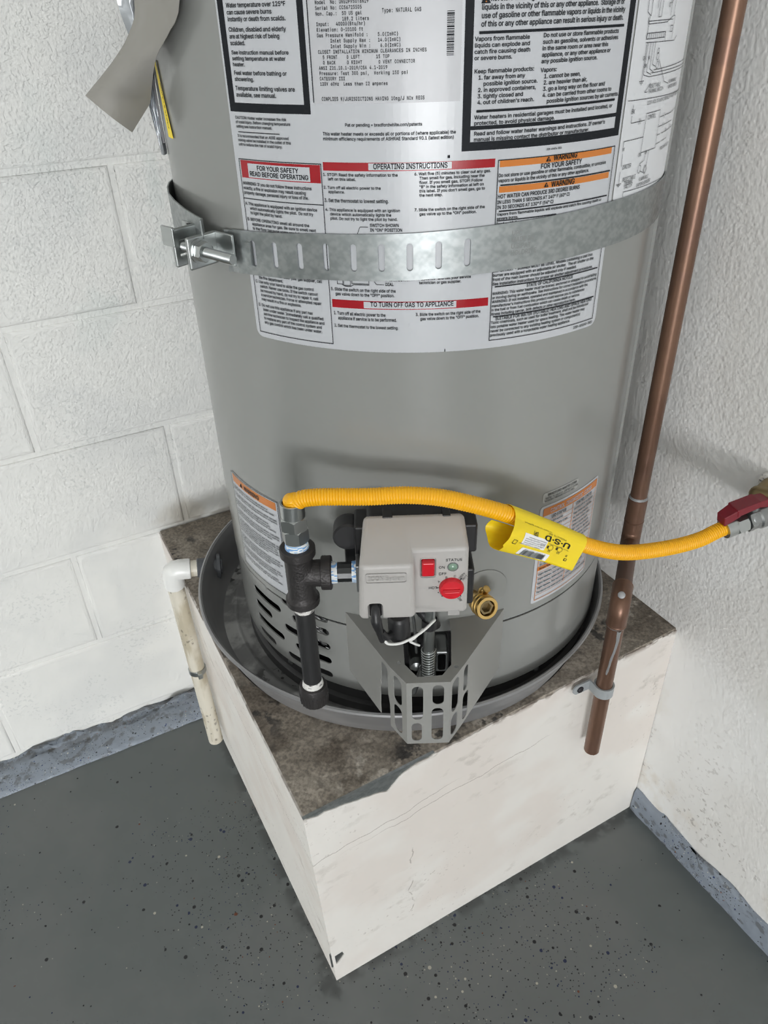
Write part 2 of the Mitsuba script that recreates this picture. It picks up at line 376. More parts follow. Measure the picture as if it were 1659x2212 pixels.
def rrect(t0, t1, z0, z1, rad):
    a, b = math.radians(t0) * R0, math.radians(t1) * R0
    return sbox(a + rad, z0 + rad, b - rad, z1 - rad).buffer(rad, quad_segs=6)
def stroke(pts, w, r):
    """thin line on the jacket through (theta, z) points"""
    ms = []
    for (a, za), (b, zb) in zip(pts[:-1], pts[1:]):
        n = max(1, int(abs(b - a) / 2)); th = np.linspace(a, b, n + 1); z = np.linspace(za, zb, n + 1)
        s0, s1 = math.radians(a) * R0, math.radians(b) * R0
        L = math.hypot(s1 - s0, zb - za) or 1; nx, nz = -(zb - za) / L * w / 2, (s1 - s0) / L * w / 2
        q = math.degrees(nx / R0)
        v = np.vstack([CY(th - q, z - nz, r), CY(th + q, z + nz, r)]); i = np.arange(n)
        ms.append(tm(v, np.vstack([np.stack([i, i + 1, i + n + 2], 1), np.stack([i, i + n + 2, i + n + 1], 1)])))
    return cat(ms)
def frame_lines(t0, t1, z0, z1, w, r):
    dt = math.degrees(w / R0)
    return cat([patch(t0, t1, z0, z0 + w, r), patch(t0, t1, z1 - w, z1, r), patch(t0, t0 + dt, z0, z1, r), patch(t1 - dt, t1, z0, z1, r)])
def shell(r0, r1, t0, t1, z0, z1, n):
    """closed curved slab between two radii; z0, z1 numbers or functions of theta"""
    th = np.linspace(t0, t1, n + 1)
    a, b = (z(th) if callable(z) else np.full(n + 1, z) for z in (z0, z1))
    rings = np.stack([CY(th, a, r0), CY(th, a, r1), CY(th, b, r1), CY(th, b, r0)], 1)
    return ring_mesh(rings, True)
def radial_pin(th, z, rad, r0, r1, n=16):
    d = np.array([math.cos(math.radians(th)), math.sin(math.radians(th)), 0.]); o = np.array([OX, OY, z])
    return lathe(o + d * r0, d, [(0, rad), (r1 - r0, rad)], n)
def radial_slot(th0, th1, z, h, r0, r1):
    """round-ended hole running round the jacket"""
    dt = math.degrees(h / 2 / R0)
    m = man(shell(r0, r1, th0 + dt, th1 - dt, z - h / 2, z + h / 2, max(2, int(abs(th1 - th0) / 1.5))))
    return m + man(radial_pin(th0 + dt, z, h / 2, r0, r1)) + man(radial_pin(th1 - dt, z, h / 2, r0, r1))
def tall_slot(th, z0, z1, w, r0, r1):
    d = math.degrees(w / 2 / R0)
    m = man(shell(r0, r1, th - d, th + d, z0 + w / 2, z1 - w / 2, 2))
    return m + man(radial_pin(th, z0 + w / 2, w / 2, r0, r1)) + man(radial_pin(th, z1 - w / 2, w / 2, r0, r1))
def radial_ply(mesh, m, angle=30):
    """mesh whose curved faces get exact normals of the round jacket"""
    v, f, n = meshkit.arrays(mesh, angle)
    rad = v - [OX, OY, 0]; rad[:, 2] = 0; rad /= np.linalg.norm(rad, axis=1, keepdims=True) + 1e-9
    dot = (n * rad).sum(1)
    n = np.where((np.abs(dot) > .8)[:, None], rad * np.sign(dot)[:, None], n)
    return {'type': 'ply', 'filename': meshkit.write_ply(tm(v, f), False, normals=n), 'face_normals': False, 'bsdf': {'type': 'ref', 'id': M(m)}}
def lathe_z(prof, n, c=(OX, OY), closed=False):
    a = np.linspace(0, 2 * math.pi, n, endpoint=False)
    rings = [np.stack([c[0] + r * np.cos(a), c[1] + r * np.sin(a), np.full(n, z)], 1) for r, z in prof]
    m = ring_mesh(rings, False)
    return m

# lettering: flat glyphs cut once from the helper's font
_G = {}
def glyph(c, bold=False):
    k = (c, bold)
    if k not in _G:
        tx = lambda s: meshkit.text_mesh(s, 1.0, .1, bold)
        W = lambda s: tx(s).bounds[1][0]
        hh = W('HH'); h1 = W('H'); advH = hh - h1; lH = (advH - h1) / 2
        if c == ' ': _G[k] = (None, W('H H') - hh, 0.)
        else:
            m = tx(c); top = m.face_normals[:, 2] > .9
            v, f = m.vertices[:, :2], m.faces[top]; u, inv = np.unique(f, return_inverse=True)
            adv = W('H' + c + 'H') - hh; lsb = W('H' + c) - advH - (v[:, 0].max())
            _G[k] = ((v[u], inv.reshape(-1, 3)), adv, lsb)
    return _G[k]
def text_flat(s, cap, bold=False, mono=False, xs=1.0):
    """(vertices (n,2), faces, width) of one line starting at x = 0, baseline y = 0"""
    V, F, x, n = [], [], 0., 0
    for c in s:
        g, adv, lsb = glyph(c, bold)
        if mono:
            w = .80
            if g is not None:
                gw = g[0][:, 0].max(); sc = min(1., .66 / gw) if gw > .3 else 1.
                V.append(np.c_[x + (w - gw * sc) / 2 + g[0][:, 0] * sc, g[0][:, 1]]); F.append(g[1] + n); n += len(g[0])
            x += w
        else:
            if g is not None: V.append(np.c_[x + lsb + g[0][:, 0], g[0][:, 1]]); F.append(g[1] + n); n += len(g[0])
            x += adv
    if not V: return np.zeros((0, 2)), np.zeros((0, 3), int), x * cap * xs
    return np.vstack(V) * [cap * xs, cap], np.vstack(F), x * cap * xs
def text_mesh2(s, cap, width=None, bold=False, mono=False, align='l'):
    v, f, w = text_flat(s, cap, bold, mono)
    if width: v = v * [width / w, 1]; w = width
    if align == 'c': v = v - [w / 2, 0]
    return tm(np.c_[v, np.zeros(len(v))], f)
def block_cyl(th, z, dz, refi, refw, cap, lines, st, r):
    bold, mono = 'l' not in st, 'm' in st
    ref = lines[refi]; lead = len(ref) - len(ref.lstrip()); ref = ref
    w0 = text_flat(ref, cap, bold, mono)[2]; xs = refw / w0; out = []
    for k, s in enumerate(lines):
        v, f, w = text_flat(s, cap, bold, mono, xs)
        if len(f): out.append(oncyl(tm(np.c_[v[:, 0] + math.radians(th) * R0, v[:, 1] + z - dz * k, np.zeros(len(v))], f), r))
    return cat(out)
TEXT = [
 ('warn_scald','',-62.79,1.2157,0.00455,2,0.0556,0.00291,['Water temperature over 125°F', 'can cause severe burns', 'instantly or death from scalds.']),
 ('warn_scald','',-62.84,1.1997,0.00453,0,0.0553,0.0029,['Children, disabled and elderly', 'are at highest risk of being', 'scalded.']),
 ('warn_scald','',-62.83,1.1843,0.00413,0,0.0558,0.00264,['See instruction manual before', 'setting temperature at water', 'heater.']),
 ('warn_scald','',-62.81,1.17,0.00439,0,0.0524,0.00281,['Feel water before bathing or', 'showering.']),
 ('warn_scald','',-62.89,1.159,0.0047,0,0.0589,0.00301,['Temperature limiting valves are', 'available, see manual.']),
 ('caution','',-63.87,1.1377,0.00333,1,0.0566,0.00213,['CAUTION: Hotter water increases the risk', 'of scald injury. Before changing temperature', 'setting see instruction manual.']),
 ('caution','',-63.8,1.1238,0.0033,1,0.0553,0.00211,['It is recommended that an ASSE approved', 'mixing valve be installed in the outlet of this', 'unit to reduce the risk of scald injury.']),
 ('plate','m',-45.72,1.2161,0.00355,1,0.0362,0.00227,['Model  No: URG2PV50T6N19', 'Serial No: CC56723505', 'Nom. Cap.:  50 US gal', '            189.2 liters']),
 ('plate','m',-45.71,1.2024,0.00356,5,0.0838,0.00228,['Input:   40000(Btu/hr)', 'Elevation: 0-10100 ft', 'Gas Pressure Manifold :    5.0(InWC)', '      Inlet Supply Max :   14.0(InWC)', '      Inlet Supply Min :    6.0(InWC)', 'CLOSET INSTALLATION MINIMUM CLEARANCES IN INCHES', '  5 FRONT    0 LEFT       15 TOP', '  0 BACK     0 RIGHT       0 VENT CONNECTOR', 'ANSI Z21.10.1-2019/CSA 4.1-2019', 'Pressure: Test 300 psi,  Working 150 psi', 'CATEGORY III', '120V 60Hz  Less than 12 amperes']),
 ('plate','m',-34.94,1.2098,0.0,0,0.0291,0.0025,['Type: NATURAL GAS']),
 ('plate','m',-45.58,1.1528,0.0,0,0.0817,0.0025,['COMPLIES W/JURISDICTIONS HAVING 10ng/J NOx REGS']),
 ('main','',-41.74,1.1346,0.0,0,0.0617,0.00218,['Pat or pending • bradfordwhite.com/patents']),
 ('main','',-45.82,1.1281,0.00361,0,0.1076,0.00231,['This water heater meets or exceeds all or portions of (where applicable) the', 'minimum efficiency requirements of ASHRAE Standard 90.1 (latest edition)']),
 ('warn_flam','',-19.36,1.2146,0.00524,2,0.1284,0.00336,['Do not store or use gasoline or other flammable vapors and', 'liquids in the vicinity of this or any other appliance.  Storage of or', 'use of gasoline or other flammable vapors or liquids in the vicinity', 'of this or any other appliance can result in serious injury or death.']),
 ('warn_flam','',-20.29,1.1899,0.00411,0,0.0434,0.00263,['Vapors from flammable', 'liquids can explode and', 'catch fire causing death', 'or severe burns.']),
 ('warn_flam','',-8.68,1.1903,0.00426,0,0.0738,0.00272,['Do not use or store flammable products', 'such as gasoline, solvents or adhesives', 'in the same room or area near this', 'appliance, or any other appliance or', 'any possible ignition source.']),
 ('warn_flam','',-20.21,1.1688,0.00421,0,0.0485,0.00269,['Keep flammable products:', '   1. far away from any', '       possible ignition source.', '   2. in approved containers,', '   3. tightly closed and', "   4. out of children's reach."]),
 ('warn_flam','',-8.7,1.1673,0.00434,5,0.0835,0.00278,['Vapors:', '   1. cannot be seen,', '   2. are heavier than air,', '   3. go a long way on the floor and', '   4. can be carried from other rooms to', '       possible ignition sources by air currents.']),
 ('warn_flam','',-19.95,1.1374,0.00414,0,0.1302,0.00265,['Water heaters in residential garages must be installed and located, or', 'protected, to avoid physical damage.']),
 ('warn_flam','',-19.92,1.1258,0.00423,0,0.1235,0.00271,["Read and follow water heater warnings and instructions. If owner's", 'manual is missing contact the distributor or manufacturer.']),
 ('main','',-6.32,1.1109,0.0,0,0.0147,0.00146,['238-44454-00G']),
 ('ops','b',-60.07,1.0986,0.0,0,0.0424,0.00364,['FOR YOUR SAFETY']),
 ('ops','b',-61.94,1.0937,0.0,0,0.0603,0.00364,['READ BEFORE OPERATING']),
 ('ops','',-63.95,1.0858,0.0039,0,0.0719,0.0025,['WARNING: If you do not follow these instructions', 'exactly, a fire or explosion may result causing', 'property damage, personal injury or loss of life.']),
 ('ops','',-64.0,1.0688,0.00378,0,0.0758,0.00242,['A. This appliance is equipped with an ignition device', '      which automatically lights the pilot.  Do not try', '      to light the pilot by hand.']),
 ('ops','',-63.97,1.0554,0.00377,0,0.067,0.00241,['B. BEFORE OPERATING smell all around the', '      appliance area for gas. Be sure to smell next', '      to the floor because some gas is heavier than', '      air and will settle on the floor.']),
 ('ops','',-63.84,1.0073,0.00413,2,0.0658,0.00264,['      floor. If you cannot reach your gas supplier, call', '      the fire department.', 'C. Use only your hand to slide the gas control', '      switch. Never use tools. If the switch cannot', '      be moved by hand, do not try to repair it, call', '      a service technician. Force or attempted repair', '      may result in a fire or explosion.']),
 ('ops','',-63.77,0.9765,0.00423,0,0.0623,0.0027,['D. Do not use this appliance if any part has', '      been under water. Immediately call a qualified', '      service technician to inspect the appliance and', '      to replace any part of the control system and', '      any gas control which has been under water.']),
 ('ops','b',-37.13,1.1033,0.0,0,0.0605,0.00406,['OPERATING INSTRUCTIONS']),
 ('ops','',-46.3,1.0976,0.0034,0,0.0633,0.00218,['1. STOP! Read the safety information to the', '     left on this label.']),
 ('ops','',-46.35,1.0876,0.00334,0,0.0493,0.00214,['2. Turn off all electric power to the', '     appliance.']),
 ('ops','',-46.34,1.0771,0.0,0,0.0556,0.0027,['3. Set the thermostat to lowest setting.']),
 ('ops','',-46.31,1.0699,0.00352,0,0.0648,0.00225,['4. This appliance is equipped with an ignition', '     device which automatically lights the', '     pilot. Do not try to light the pilot by hand.']),
 ('ops','',-38.08,1.0579,0.00387,1,0.0277,0.00247,['SWITCH SHOWN', 'IN "ON" POSITION']),
 ('ops','',-35.58,1.0117,0.00418,0,0.0219,0.00267,['THERMOSTAT', 'DIAL']),
 ('ops','',-46.27,1.0016,0.00416,0,0.0597,0.00266,['5. Slide the switch on the right side of the', '     gas valve down to the "OFF" position.']),
 ('ops','b',-38.58,0.9885,0.0,0,0.075,0.00406,['TO TURN OFF GAS TO APPLIANCE']),
 ('ops','',-46.02,0.9793,0.00446,0,0.0488,0.00286,['1. Turn off all electric power to the', '     appliance if service is to be performed.']),
 ('ops','',-46.07,0.9675,0.0,0,0.0606,0.0027,['2. Set the thermostat to the lowest setting.']),
 ('ops','',-30.03,1.0982,0.0033,0,0.0632,0.00211,['6. Wait five (5) minutes to clear out any gas.', '     Then smell for gas, including near the', '     floor. If you smell gas, STOP! Follow', '     "B" in the safety information at left on', "     this label. If you don't smell gas, go to", '     the next step.']),
 ('ops','',-30.03,1.0703,0.00347,0,0.0593,0.00222,['7. Slide the switch on the right side of the', '     gas valve up to the "ON" position.']),
 ('ops','',-29.22,1.0125,0.00353,0,0.0458,0.00226,['Appliance" and call your service', 'technician or gas supplier.']),
 ('ops','',-29.9,0.9801,0.00405,0,0.059,0.00259,['3. Slide the switch on the right side of the', '     gas valve down to the "OFF" position.']),
 ('caut','b',-4.69,1.1026,0.0,0,0.0243,0.00416,['WARNING']),
 ('caut','b',-7.2,1.0972,0.0,0,0.0417,0.00374,['FOR YOUR SAFETY']),
 ('caut','',-15.2,1.0936,0.00401,0,0.1089,0.00256,['Do not store or use gasoline or other flammable, combustible, or corrosive', 'vapors or liquids in the vicinity of this or any other appliance.']),
 ('caut','b',-4.7,1.0819,0.0,0,0.0244,0.00416,['WARNING']),
 ('caut','b',-15.18,1.0769,0.0,0,0.0803,0.00302,['HOT WATER CAN PRODUCE 3RD DEGREE BURNS']),
 ('caut','',-15.19,1.0726,0.00415,0,0.07,0.00266,['IN LESS THAN 5 SECONDS AT 140° F (60° C)', 'IN 30 SECONDS AT 130° F (54° C)']),
 ('caut','',-15.13,1.0631,0.00337,0,0.1089,0.00216,['Vapors from flammable liquids will explode and catch fire causing death or', 'severe burns.']),
 ('caut','b',-15.16,1.0548,0.0,0,0.0619,0.00281,['Read and follow water heater warnings and']),
 ('caut','',-15.26,1.0153,0.00386,1,0.1087,0.00247,['IMPORTANT - BURNER MUST BE LEVEL. Models containing a cast iron', 'burner are equipped with an adjustable air shutter.  The air shutter on the', 'front of the main burner should be adjusted only if needed.', 'See installation instructions for proper air shutter adjustment procedures.']),
 ('caut','b',-8.16,0.9986,0.0,0,0.0511,0.00291,['STATE OF CALIFORNIA NOTICE']),
 ('caut','',-15.2,0.995,0.00377,0,0.116,0.00242,['WARNING: This water heater must be braced, anchored or strapped to avoid falling', 'or moving during an earthquake. See instructions for correct installation procedures.', 'WARNING: If not installed, operated and maintained in accordance with the', "manufacturer's instructions this product could expose you to substances", 'in the fuel or from fuel combustion which can cause death or serious', 'illness including cancer, birth defects or other reproductive harm.']),
 ('caut','b',-14.31,0.9713,0.0,0,0.1092,0.00291,['SUITABLE FOR WATER (POTABLE) HEATING AND SPACE HEATING']),
 ('caut','',-15.2,0.9679,0.00399,0,0.1092,0.00255,['Toxic chemicals, such as used for boiler treatment, shall not be introduced', 'into potable water heater used for space heating. This water heater may', 'never be connected to any existing heating system or component(s)', 'previously used with a nonpotable water heating appliance.']),
 ('main','',4.39,0.9475,0.0,0,0.0262,0.0025,['238-45650-00D']),
 ('wiring','l',18.61,1.147,0.0,0,0.0225,0.00306,['RESETTABLE']),
 ('wiring','l',18.49,1.1431,0.0,0,0.0316,0.00306,['THERMAL SWITCH']),
 ('wiring','l',27.79,1.1473,0.0,0,0.027,0.00286,['FLAMMABLE']),
 ('wiring','l',27.83,1.143,0.0,0,0.0333,0.00286,['VAPOR SENSOR']),
 ('wiring','l',18.83,1.1342,0.0,0,0.1038,0.00286,['115 VOLTS 60HZ SINGLE PHASE POWER SUPPLY']),
 ('wiring','l',19.93,1.122,0.0,0,0.0174,0.00354,['CONTROL']),
 ('wiring','l',13.62,1.1294,0.0,0,0.0054,0.00354,['BK']),
 ('wiring','l',12.31,1.1006,0.0,0,0.0035,0.00306,['W']),
 ('wiring','l',18.36,1.0925,0.0,0,0.0055,0.00306,['GN']),
 ('wiring','l',21.14,1.0931,0.0,0,0.0041,0.00306,['BK']),
 ('wiring','l',13.18,1.0854,0.0,0,0.0139,0.00354,['IGNITER']),
 ('wiring','l',13.82,1.0746,0.0,0,0.0219,0.0034,['RESETTABLE']),
 ('wiring','l',14.49,1.0711,0.0,0,0.0155,0.0034,['THERMAL']),
 ('wiring','l',14.67,1.0679,0.0,0,0.0135,0.0034,['SWITCH']),
 ('wiring','l',20.15,1.0705,0.0,0,0.0206,0.00326,['FLAMMABLE']),
 ('wiring','l',19.33,1.0658,0.0,0,0.0312,0.00326,['VAPOR SENSOR']),
 ('wiring','l',14.89,1.1689,0.0,0,0.0054,0.00306,['GN']),
 ('wiring','l',16.69,1.1686,0.0,0,0.0031,0.00306,['W']),
 ('wiring','l',15.78,1.1632,0.0,0,0.0043,0.00306,['BK']),
 ('wiring','l',29.3,1.0911,0.0,0,0.0393,0.00272,['PRESSURE SWITCH']),
]

# ================================================================== THE SETTING
COURSE, Z0, JY = 0.2032, 0.4316, -0.5537
def quad(a, b, c, d): return tm([a, b, c, d], [[0, 1, 2], [0, 2, 3]])
def struct(key, mesh, m, label, smooth=False):
    scene[key] = mikit.ply(mesh, M(m), smooth); labels[key] = {'label': label, 'kind': 'structure'}
def slab(lo, hi): 
    m = trimesh.creation.box(extents=np.subtract(hi, lo)); m.apply_translation((np.add(lo, hi)) / 2); return m
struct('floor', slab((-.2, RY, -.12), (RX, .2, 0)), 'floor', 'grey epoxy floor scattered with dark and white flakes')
struct('ceiling', slab((-.2, RY, RZ), (RX, .2, RZ + .1)), 'ceiling', 'white ceiling')
# left wall: concrete blocks proud of a recessed mortar bed
labels['wall_left'] = {'label': 'white painted concrete block wall at left', 'kind': 'structure'}
part('wall_left__mortar', slab((-.20, RY, -.05), (-.0042, .18, RZ)), 'block', False)
def block_mesh(L, H):
    """one block face: rounded arrises towards the joint"""
    g = .0042; xs = [(-.05, 0.), (-.0046, 0.), (-.0022, .0012), (-.0006, .0036), (0., .008)]
    rings = []
    for x, i in xs:
        a, b = -L / 2 + g + i, L / 2 - g - i; c, d = -H / 2 + g + i, H / 2 - g - i
        rings.append([(x, a, c), (x, b, c), (x, b, d), (x, a, d)])
    m = ring_mesh(np.array(rings), True)
    return m
_bl = {}
def put_block(y0, y1, z0, z1, rng):
    k = (round(y1 - y0, 4), round(z1 - z0, 4))
    if k not in _bl: _bl[k] = mikit.ply(block_mesh(*k), M('block'), 50)
    key = key_new('wall_left__block')
    scene[key] = {**_bl[k], 'to_world': T().translate([rng.uniform(-.0006, .0006), (y0 + y1) / 2, (z0 + z1) / 2])}
rng = random.Random(3)
for r in range(-2, 11):
    za, zb = Z0 + COURSE * r, min(Z0 + COURSE * (r + 1), RZ)
    if zb - za < .03: continue
    ys = sorted(JY + (0 if r % 2 == 0 else -COURSE) + COURSE * 2 * k for k in range(-11, 3))
    ys = [RY] + [y for y in ys if RY + .03 < y < -.03] + [.0]
    for a, b in zip(ys[:-1], ys[1:]): put_block(a, b, za, zb, rng)
# right wall: plain plaster, very slightly out of square
WR = lambda x: .0122 * x
struct('wall_right', tm([(-.2, WR(-.2), -.05), (RX, WR(RX), -.05), (RX, WR(RX), RZ), (-.2, WR(-.2), RZ), (-.2, .25, -.05), (RX, .25, -.05), (RX, .25, RZ), (-.2, .25, RZ)],
       [[0, 1, 2], [0, 2, 3], [5, 4, 7], [5, 7, 6], [3, 2, 6], [3, 6, 7], [1, 5, 6], [1, 6, 2], [4, 0, 3], [4, 3, 7], [4, 5, 1], [4, 1, 0]]), 'plaster', 'white stippled plaster wall at right')
struct('wall_back', slab((-.2, RY - .1, 0), (RX, RY, RZ)), 'garage_wall', 'plain wall behind the viewer')
_fw = sbox(RY, -.05, .2, RZ) - sbox(GLOW_Y[0], GLOW_Z[0], GLOW_Y[1], GLOW_Z[1]) - sbox(GLOW_Y[0], 1.10, GLOW_Y[1], 2.15)
_m = extr(_fw, .1); _m.vertices = np.c_[RX + _m.vertices[:, 2], _m.vertices[:, 0], _m.vertices[:, 1]]
struct('wall_front', _m, 'garage_wall', 'far garage wall with two openings for the added glowing panes')
# added glowing panes standing in for low daylight through a garage door
labels['added_window_1'] = {'label': 'added low band of glowing panes standing in for daylight', 'kind': 'structure'}
_w = GLOW_Y[1] - GLOW_Y[0]; _cols, _mul = 4, .17  # wide bars split the added glow into separate streaks
for i in range(_cols + 1): part('added_window_1__frame', slab((RX + .01, GLOW_Y[0] + i * (_w - _mul) / _cols, GLOW_Z[0]), (RX + .05, GLOW_Y[0] + i * (_w - _mul) / _cols + _mul, GLOW_Z[1])), 'grey_plastic', False)
for i in range(_cols):
    y0 = GLOW_Y[0] + i * (_w - _mul) / _cols + _mul; y1 = GLOW_Y[0] + (i + 1) * (_w - _mul) / _cols
    k = part('added_window_1__pane', quad((RX + .03, y0, GLOW_Z[0]), (RX + .03, y0, GLOW_Z[1]), (RX + .03, y1, GLOW_Z[1]), (RX + .03, y1, GLOW_Z[0])), 'paper', False)
    scene[k]['emitter'] = {'type': 'area', 'radiance': {'type': 'rgb', 'value': PANE_LIGHT}}
for i in range(_cols):
    y0 = GLOW_Y[0] + i * (_w - _mul) / _cols + _mul; y1 = GLOW_Y[0] + (i + 1) * (_w - _mul) / _cols
    k = part('added_window_2__pane', quad((RX + .03, y0, 1.10), (RX + .03, y0, 2.15), (RX + .03, y1, 2.15), (RX + .03, y1, 1.10)), 'paper', False)  # dim glow added to give reflected streaks on the tank
    scene[k]['emitter'] = {'type': 'area', 'radiance': {'type': 'rgb', 'value': UPPER_LIGHT}}
for i in range(_cols + 1): part('added_window_2__frame', slab((RX + .01, GLOW_Y[0] + i * (_w - _mul) / _cols, 1.10), (RX + .05, GLOW_Y[0] + i * (_w - _mul) / _cols + _mul, 2.15)), 'grey_plastic', False)
labels['added_window_2'] = {'label': 'added dimmer glowing panes above the band for reflections on the heater', 'kind': 'structure'}
thing('added_fill_lamp', 'added long white ceiling lamp out of view for fill light', 'light')
part('added_fill_lamp__housing', rbox((2.2, -2.06, RZ - .03), (3.5, -1.84, RZ), .004), 'paper', 30)  # unseen lamp added to fill the shadows
_k = part('added_fill_lamp__diffuser', rbox((2.22, -2.04, RZ - .07), (3.48, -1.86, RZ - .03), .012), 'paper', 40)
scene[_k]['emitter'] = {'type': 'area', 'radiance': {'type': 'rgb', 'value': FILL_LIGHT}}

# painted concrete ledges where the walls meet the floor
def rough_strip(sec, s0, s1, n, axis, seed, amp):
    """cross-section [(offset from wall, z)] swept along a wall, edges broken by noise"""
    s = np.linspace(s0, s1, n); rings = []
    for i, q in enumerate(s):
        ring = []
        for j, (o, z, a) in enumerate(sec):
            e = (meshkit.fbm(np.array([q * 14, j * 3.7, seed]), 4) - .5) * 2 * a * amp
            e2 = (meshkit.fbm(np.array([q * 30, j * 5.1 + 9, seed]), 3) - .5) * 2 * a * amp
            ring.append((o + e2 * .6, q, z + e) if axis == 'y' else (q, WR(q) - o - e2 * .6, z + e))
        rings.append(ring)
    return ring_mesh(np.array(rings), True)
ledge = rough_strip([(-.01, -.02, 0), (-.01, .020, 0), (.001, .021, 1.2), (.010, .018, 1.3), (.020, .014, .9), (.045, .011, .45), (.061, .008, .35), (.067, -.002, .15), (.067, -.02, 0)], RY, -.585, 1100, 'y', 2., .017)
scene['trim_1'] = mikit.ply(ledge, M('curb'), 60); labels['trim_1'] = {'label': 'blue-grey painted concrete ledge along the foot of the block wall', 'kind': 'structure'}
ledge2 = rough_strip([(-.01, -.02, 0), (-.01, .046, 0), (.001, .047, 1.), (.005, .043, .8), (.008, .02, .25), (.009, .001, .15), (.009, -.02, 0)], .648, RX, 900, 'x', 5., .016)
scene['trim_2'] = mikit.ply(ledge2, M('curb'), 60); labels['trim_2'] = {'label': 'blue-grey painted concrete strip along the foot of the plaster wall', 'kind': 'structure'}

# ================================================================== PEDESTAL
HP = .4308
thing('pedestal', 'white plastered concrete pedestal with a stained bare top in the corner', 'pedestal')
FB, FT = np.array([.6557, -.5874, 0.]), np.array([.6605, -.603, .4250])        # front corner, foot and top
LB, LT = np.array([.0, -.5995, 0.]), np.array([.0, -.6070, HP])
RB, RT = np.array([.646, .006, 0.]), np.array([.644, .0078, HP])
BB, BT = np.array([0., 0.0, 0.]), np.array([0., .0, HP])
_in = .0025
def inset(p, dx, dy): return p + np.array([dx, dy, 0])
N = 24
def topz(u, v):   # bilinear top, u from left wall to front edge, v from right wall to left edge
    return (BT * (1 - u) * (1 - v) + RT * u * (1 - v) + LT * (1 - u) * v + FT * u * v)
g = np.array([[topz(u, v) + [0, 0, -.0006] for v in np.linspace(0, 1, N)] for u in np.linspace(0, 1, N)])
gi = g.copy(); gi[-1, :, 0] -= _in; gi[:, -1, 1] += _in
bot = gi.copy(); bot[..., 2] = 0; 
for iu, u in enumerate(np.linspace(0, 1, N)):
    for iv, v in enumerate(np.linspace(0, 1, N)):
        q = BB * (1 - u) * (1 - v) + RB * u * (1 - v) + LB * (1 - u) * v + FB * u * v
        bot[iu, iv] = q
bot[-1, :, 0] -= _in; bot[:, -1, 1] += _in
V = np.vstack([gi.reshape(-1, 3), bot.reshape(-1, 3)]); F = []
for a in range(N - 1):
    for b in range(N - 1):
        p = a * N + b; F += [[p, p + N, p + N + 1], [p, p + N + 1, p + 1]]
def side(idx):
    for a, b in zip(idx[:-1], idx[1:]): F.extend([[a, b, b + N * N], [a, b + N * N, a + N * N]])
side([(N - 1) * N + b for b in range(N)]); side([a * N + N - 1 for a in range(N - 1, -1, -1)])
side([b for b in range(N - 1, -1, -1)]); side([a * N for a in range(N)])
part('pedestal__core', tm(V, F), 'slab', False)
def face_panel(A0, A1, B0, B1, outline, t, nout):
    """plaster skin over the face A0-A1 (foot) / B0-B1 (top): outline in (s 0..1, w 0..1)"""
    m = extr(outline, 1.0); s, w, k = m.vertices.T
    p = (A0 * (1 - s)[:, None] + A1 * s[:, None]) * (1 - w)[:, None] + (B0 * (1 - s)[:, None] + B1 * s[:, None]) * w[:, None]
    m.vertices = p + nout * (((k - 1) * t)[:, None]); return m
def jag(xs, y, amp, seed, f=60):
    return [(x, min(.9975, y + (meshkit.fbm(np.array([x * f, seed, 1.]), 4) - .5) * 2 * amp)) for x in xs]
xs = np.linspace(0, 1, 160)
# face towards the plaster wall side (+x): plaster broken away from the corner bead near the front corner
def dip(s): return -float(np.interp(s, [0, .05, .10, .15, .185, .195, .212, .24, .265], [.004, .012, .024, .042, .058, .046, .026, .008, 0]))
top = [(x, y + (dip(x) if x < .27 else 0)) for x, y in jag(xs, .994, .008, 3.)]
po = Polygon([(0, 0), (1, 0)] + top[::-1]).buffer(0)
po = po - Polygon([(-.01, .17), (.028, .175), (.032, .15), (.022, .13), (.012, .115), (-.01, .11)])
part('pedestal__side_panel', face_panel(FB, RB, FT, RT, po, .0045, np.array([1., 0, 0])), 'pedestal', False)
top = jag(xs, .996, .006, 8.)
po = Polygon([(0, 0), (1, 0)] + top[::-1]).buffer(0)
part('pedestal__side_panel', face_panel(LB, FB, LT, FT, po, .0045, np.array([0, -1., 0])), 'pedestal', False)
# bared metal corner bead under the missing plaster, and a chipped spot near the foot
bead = Polygon([(.0, .93), (.30, .93), (.30, .999), (.0, .999)])
part('pedestal__corner_bead', face_panel(FB, RB, FT, RT, bead, .0035, np.array([1., 0, 0])) .apply_translation([-.0012, 0, 0]), 'galvanised', False, 'grey metal corner bead laid bare')
part('pedestal__chip', face_panel(FB, RB, FT, RT, Polygon([(-.004, .19), (.04, .19), (.04, .1), (-.004, .1)]), .002, np.array([1., 0, 0])).apply_translation([-.0014, 0, 0]), 'dark_zinc', False, 'bare grey chip in the plaster')

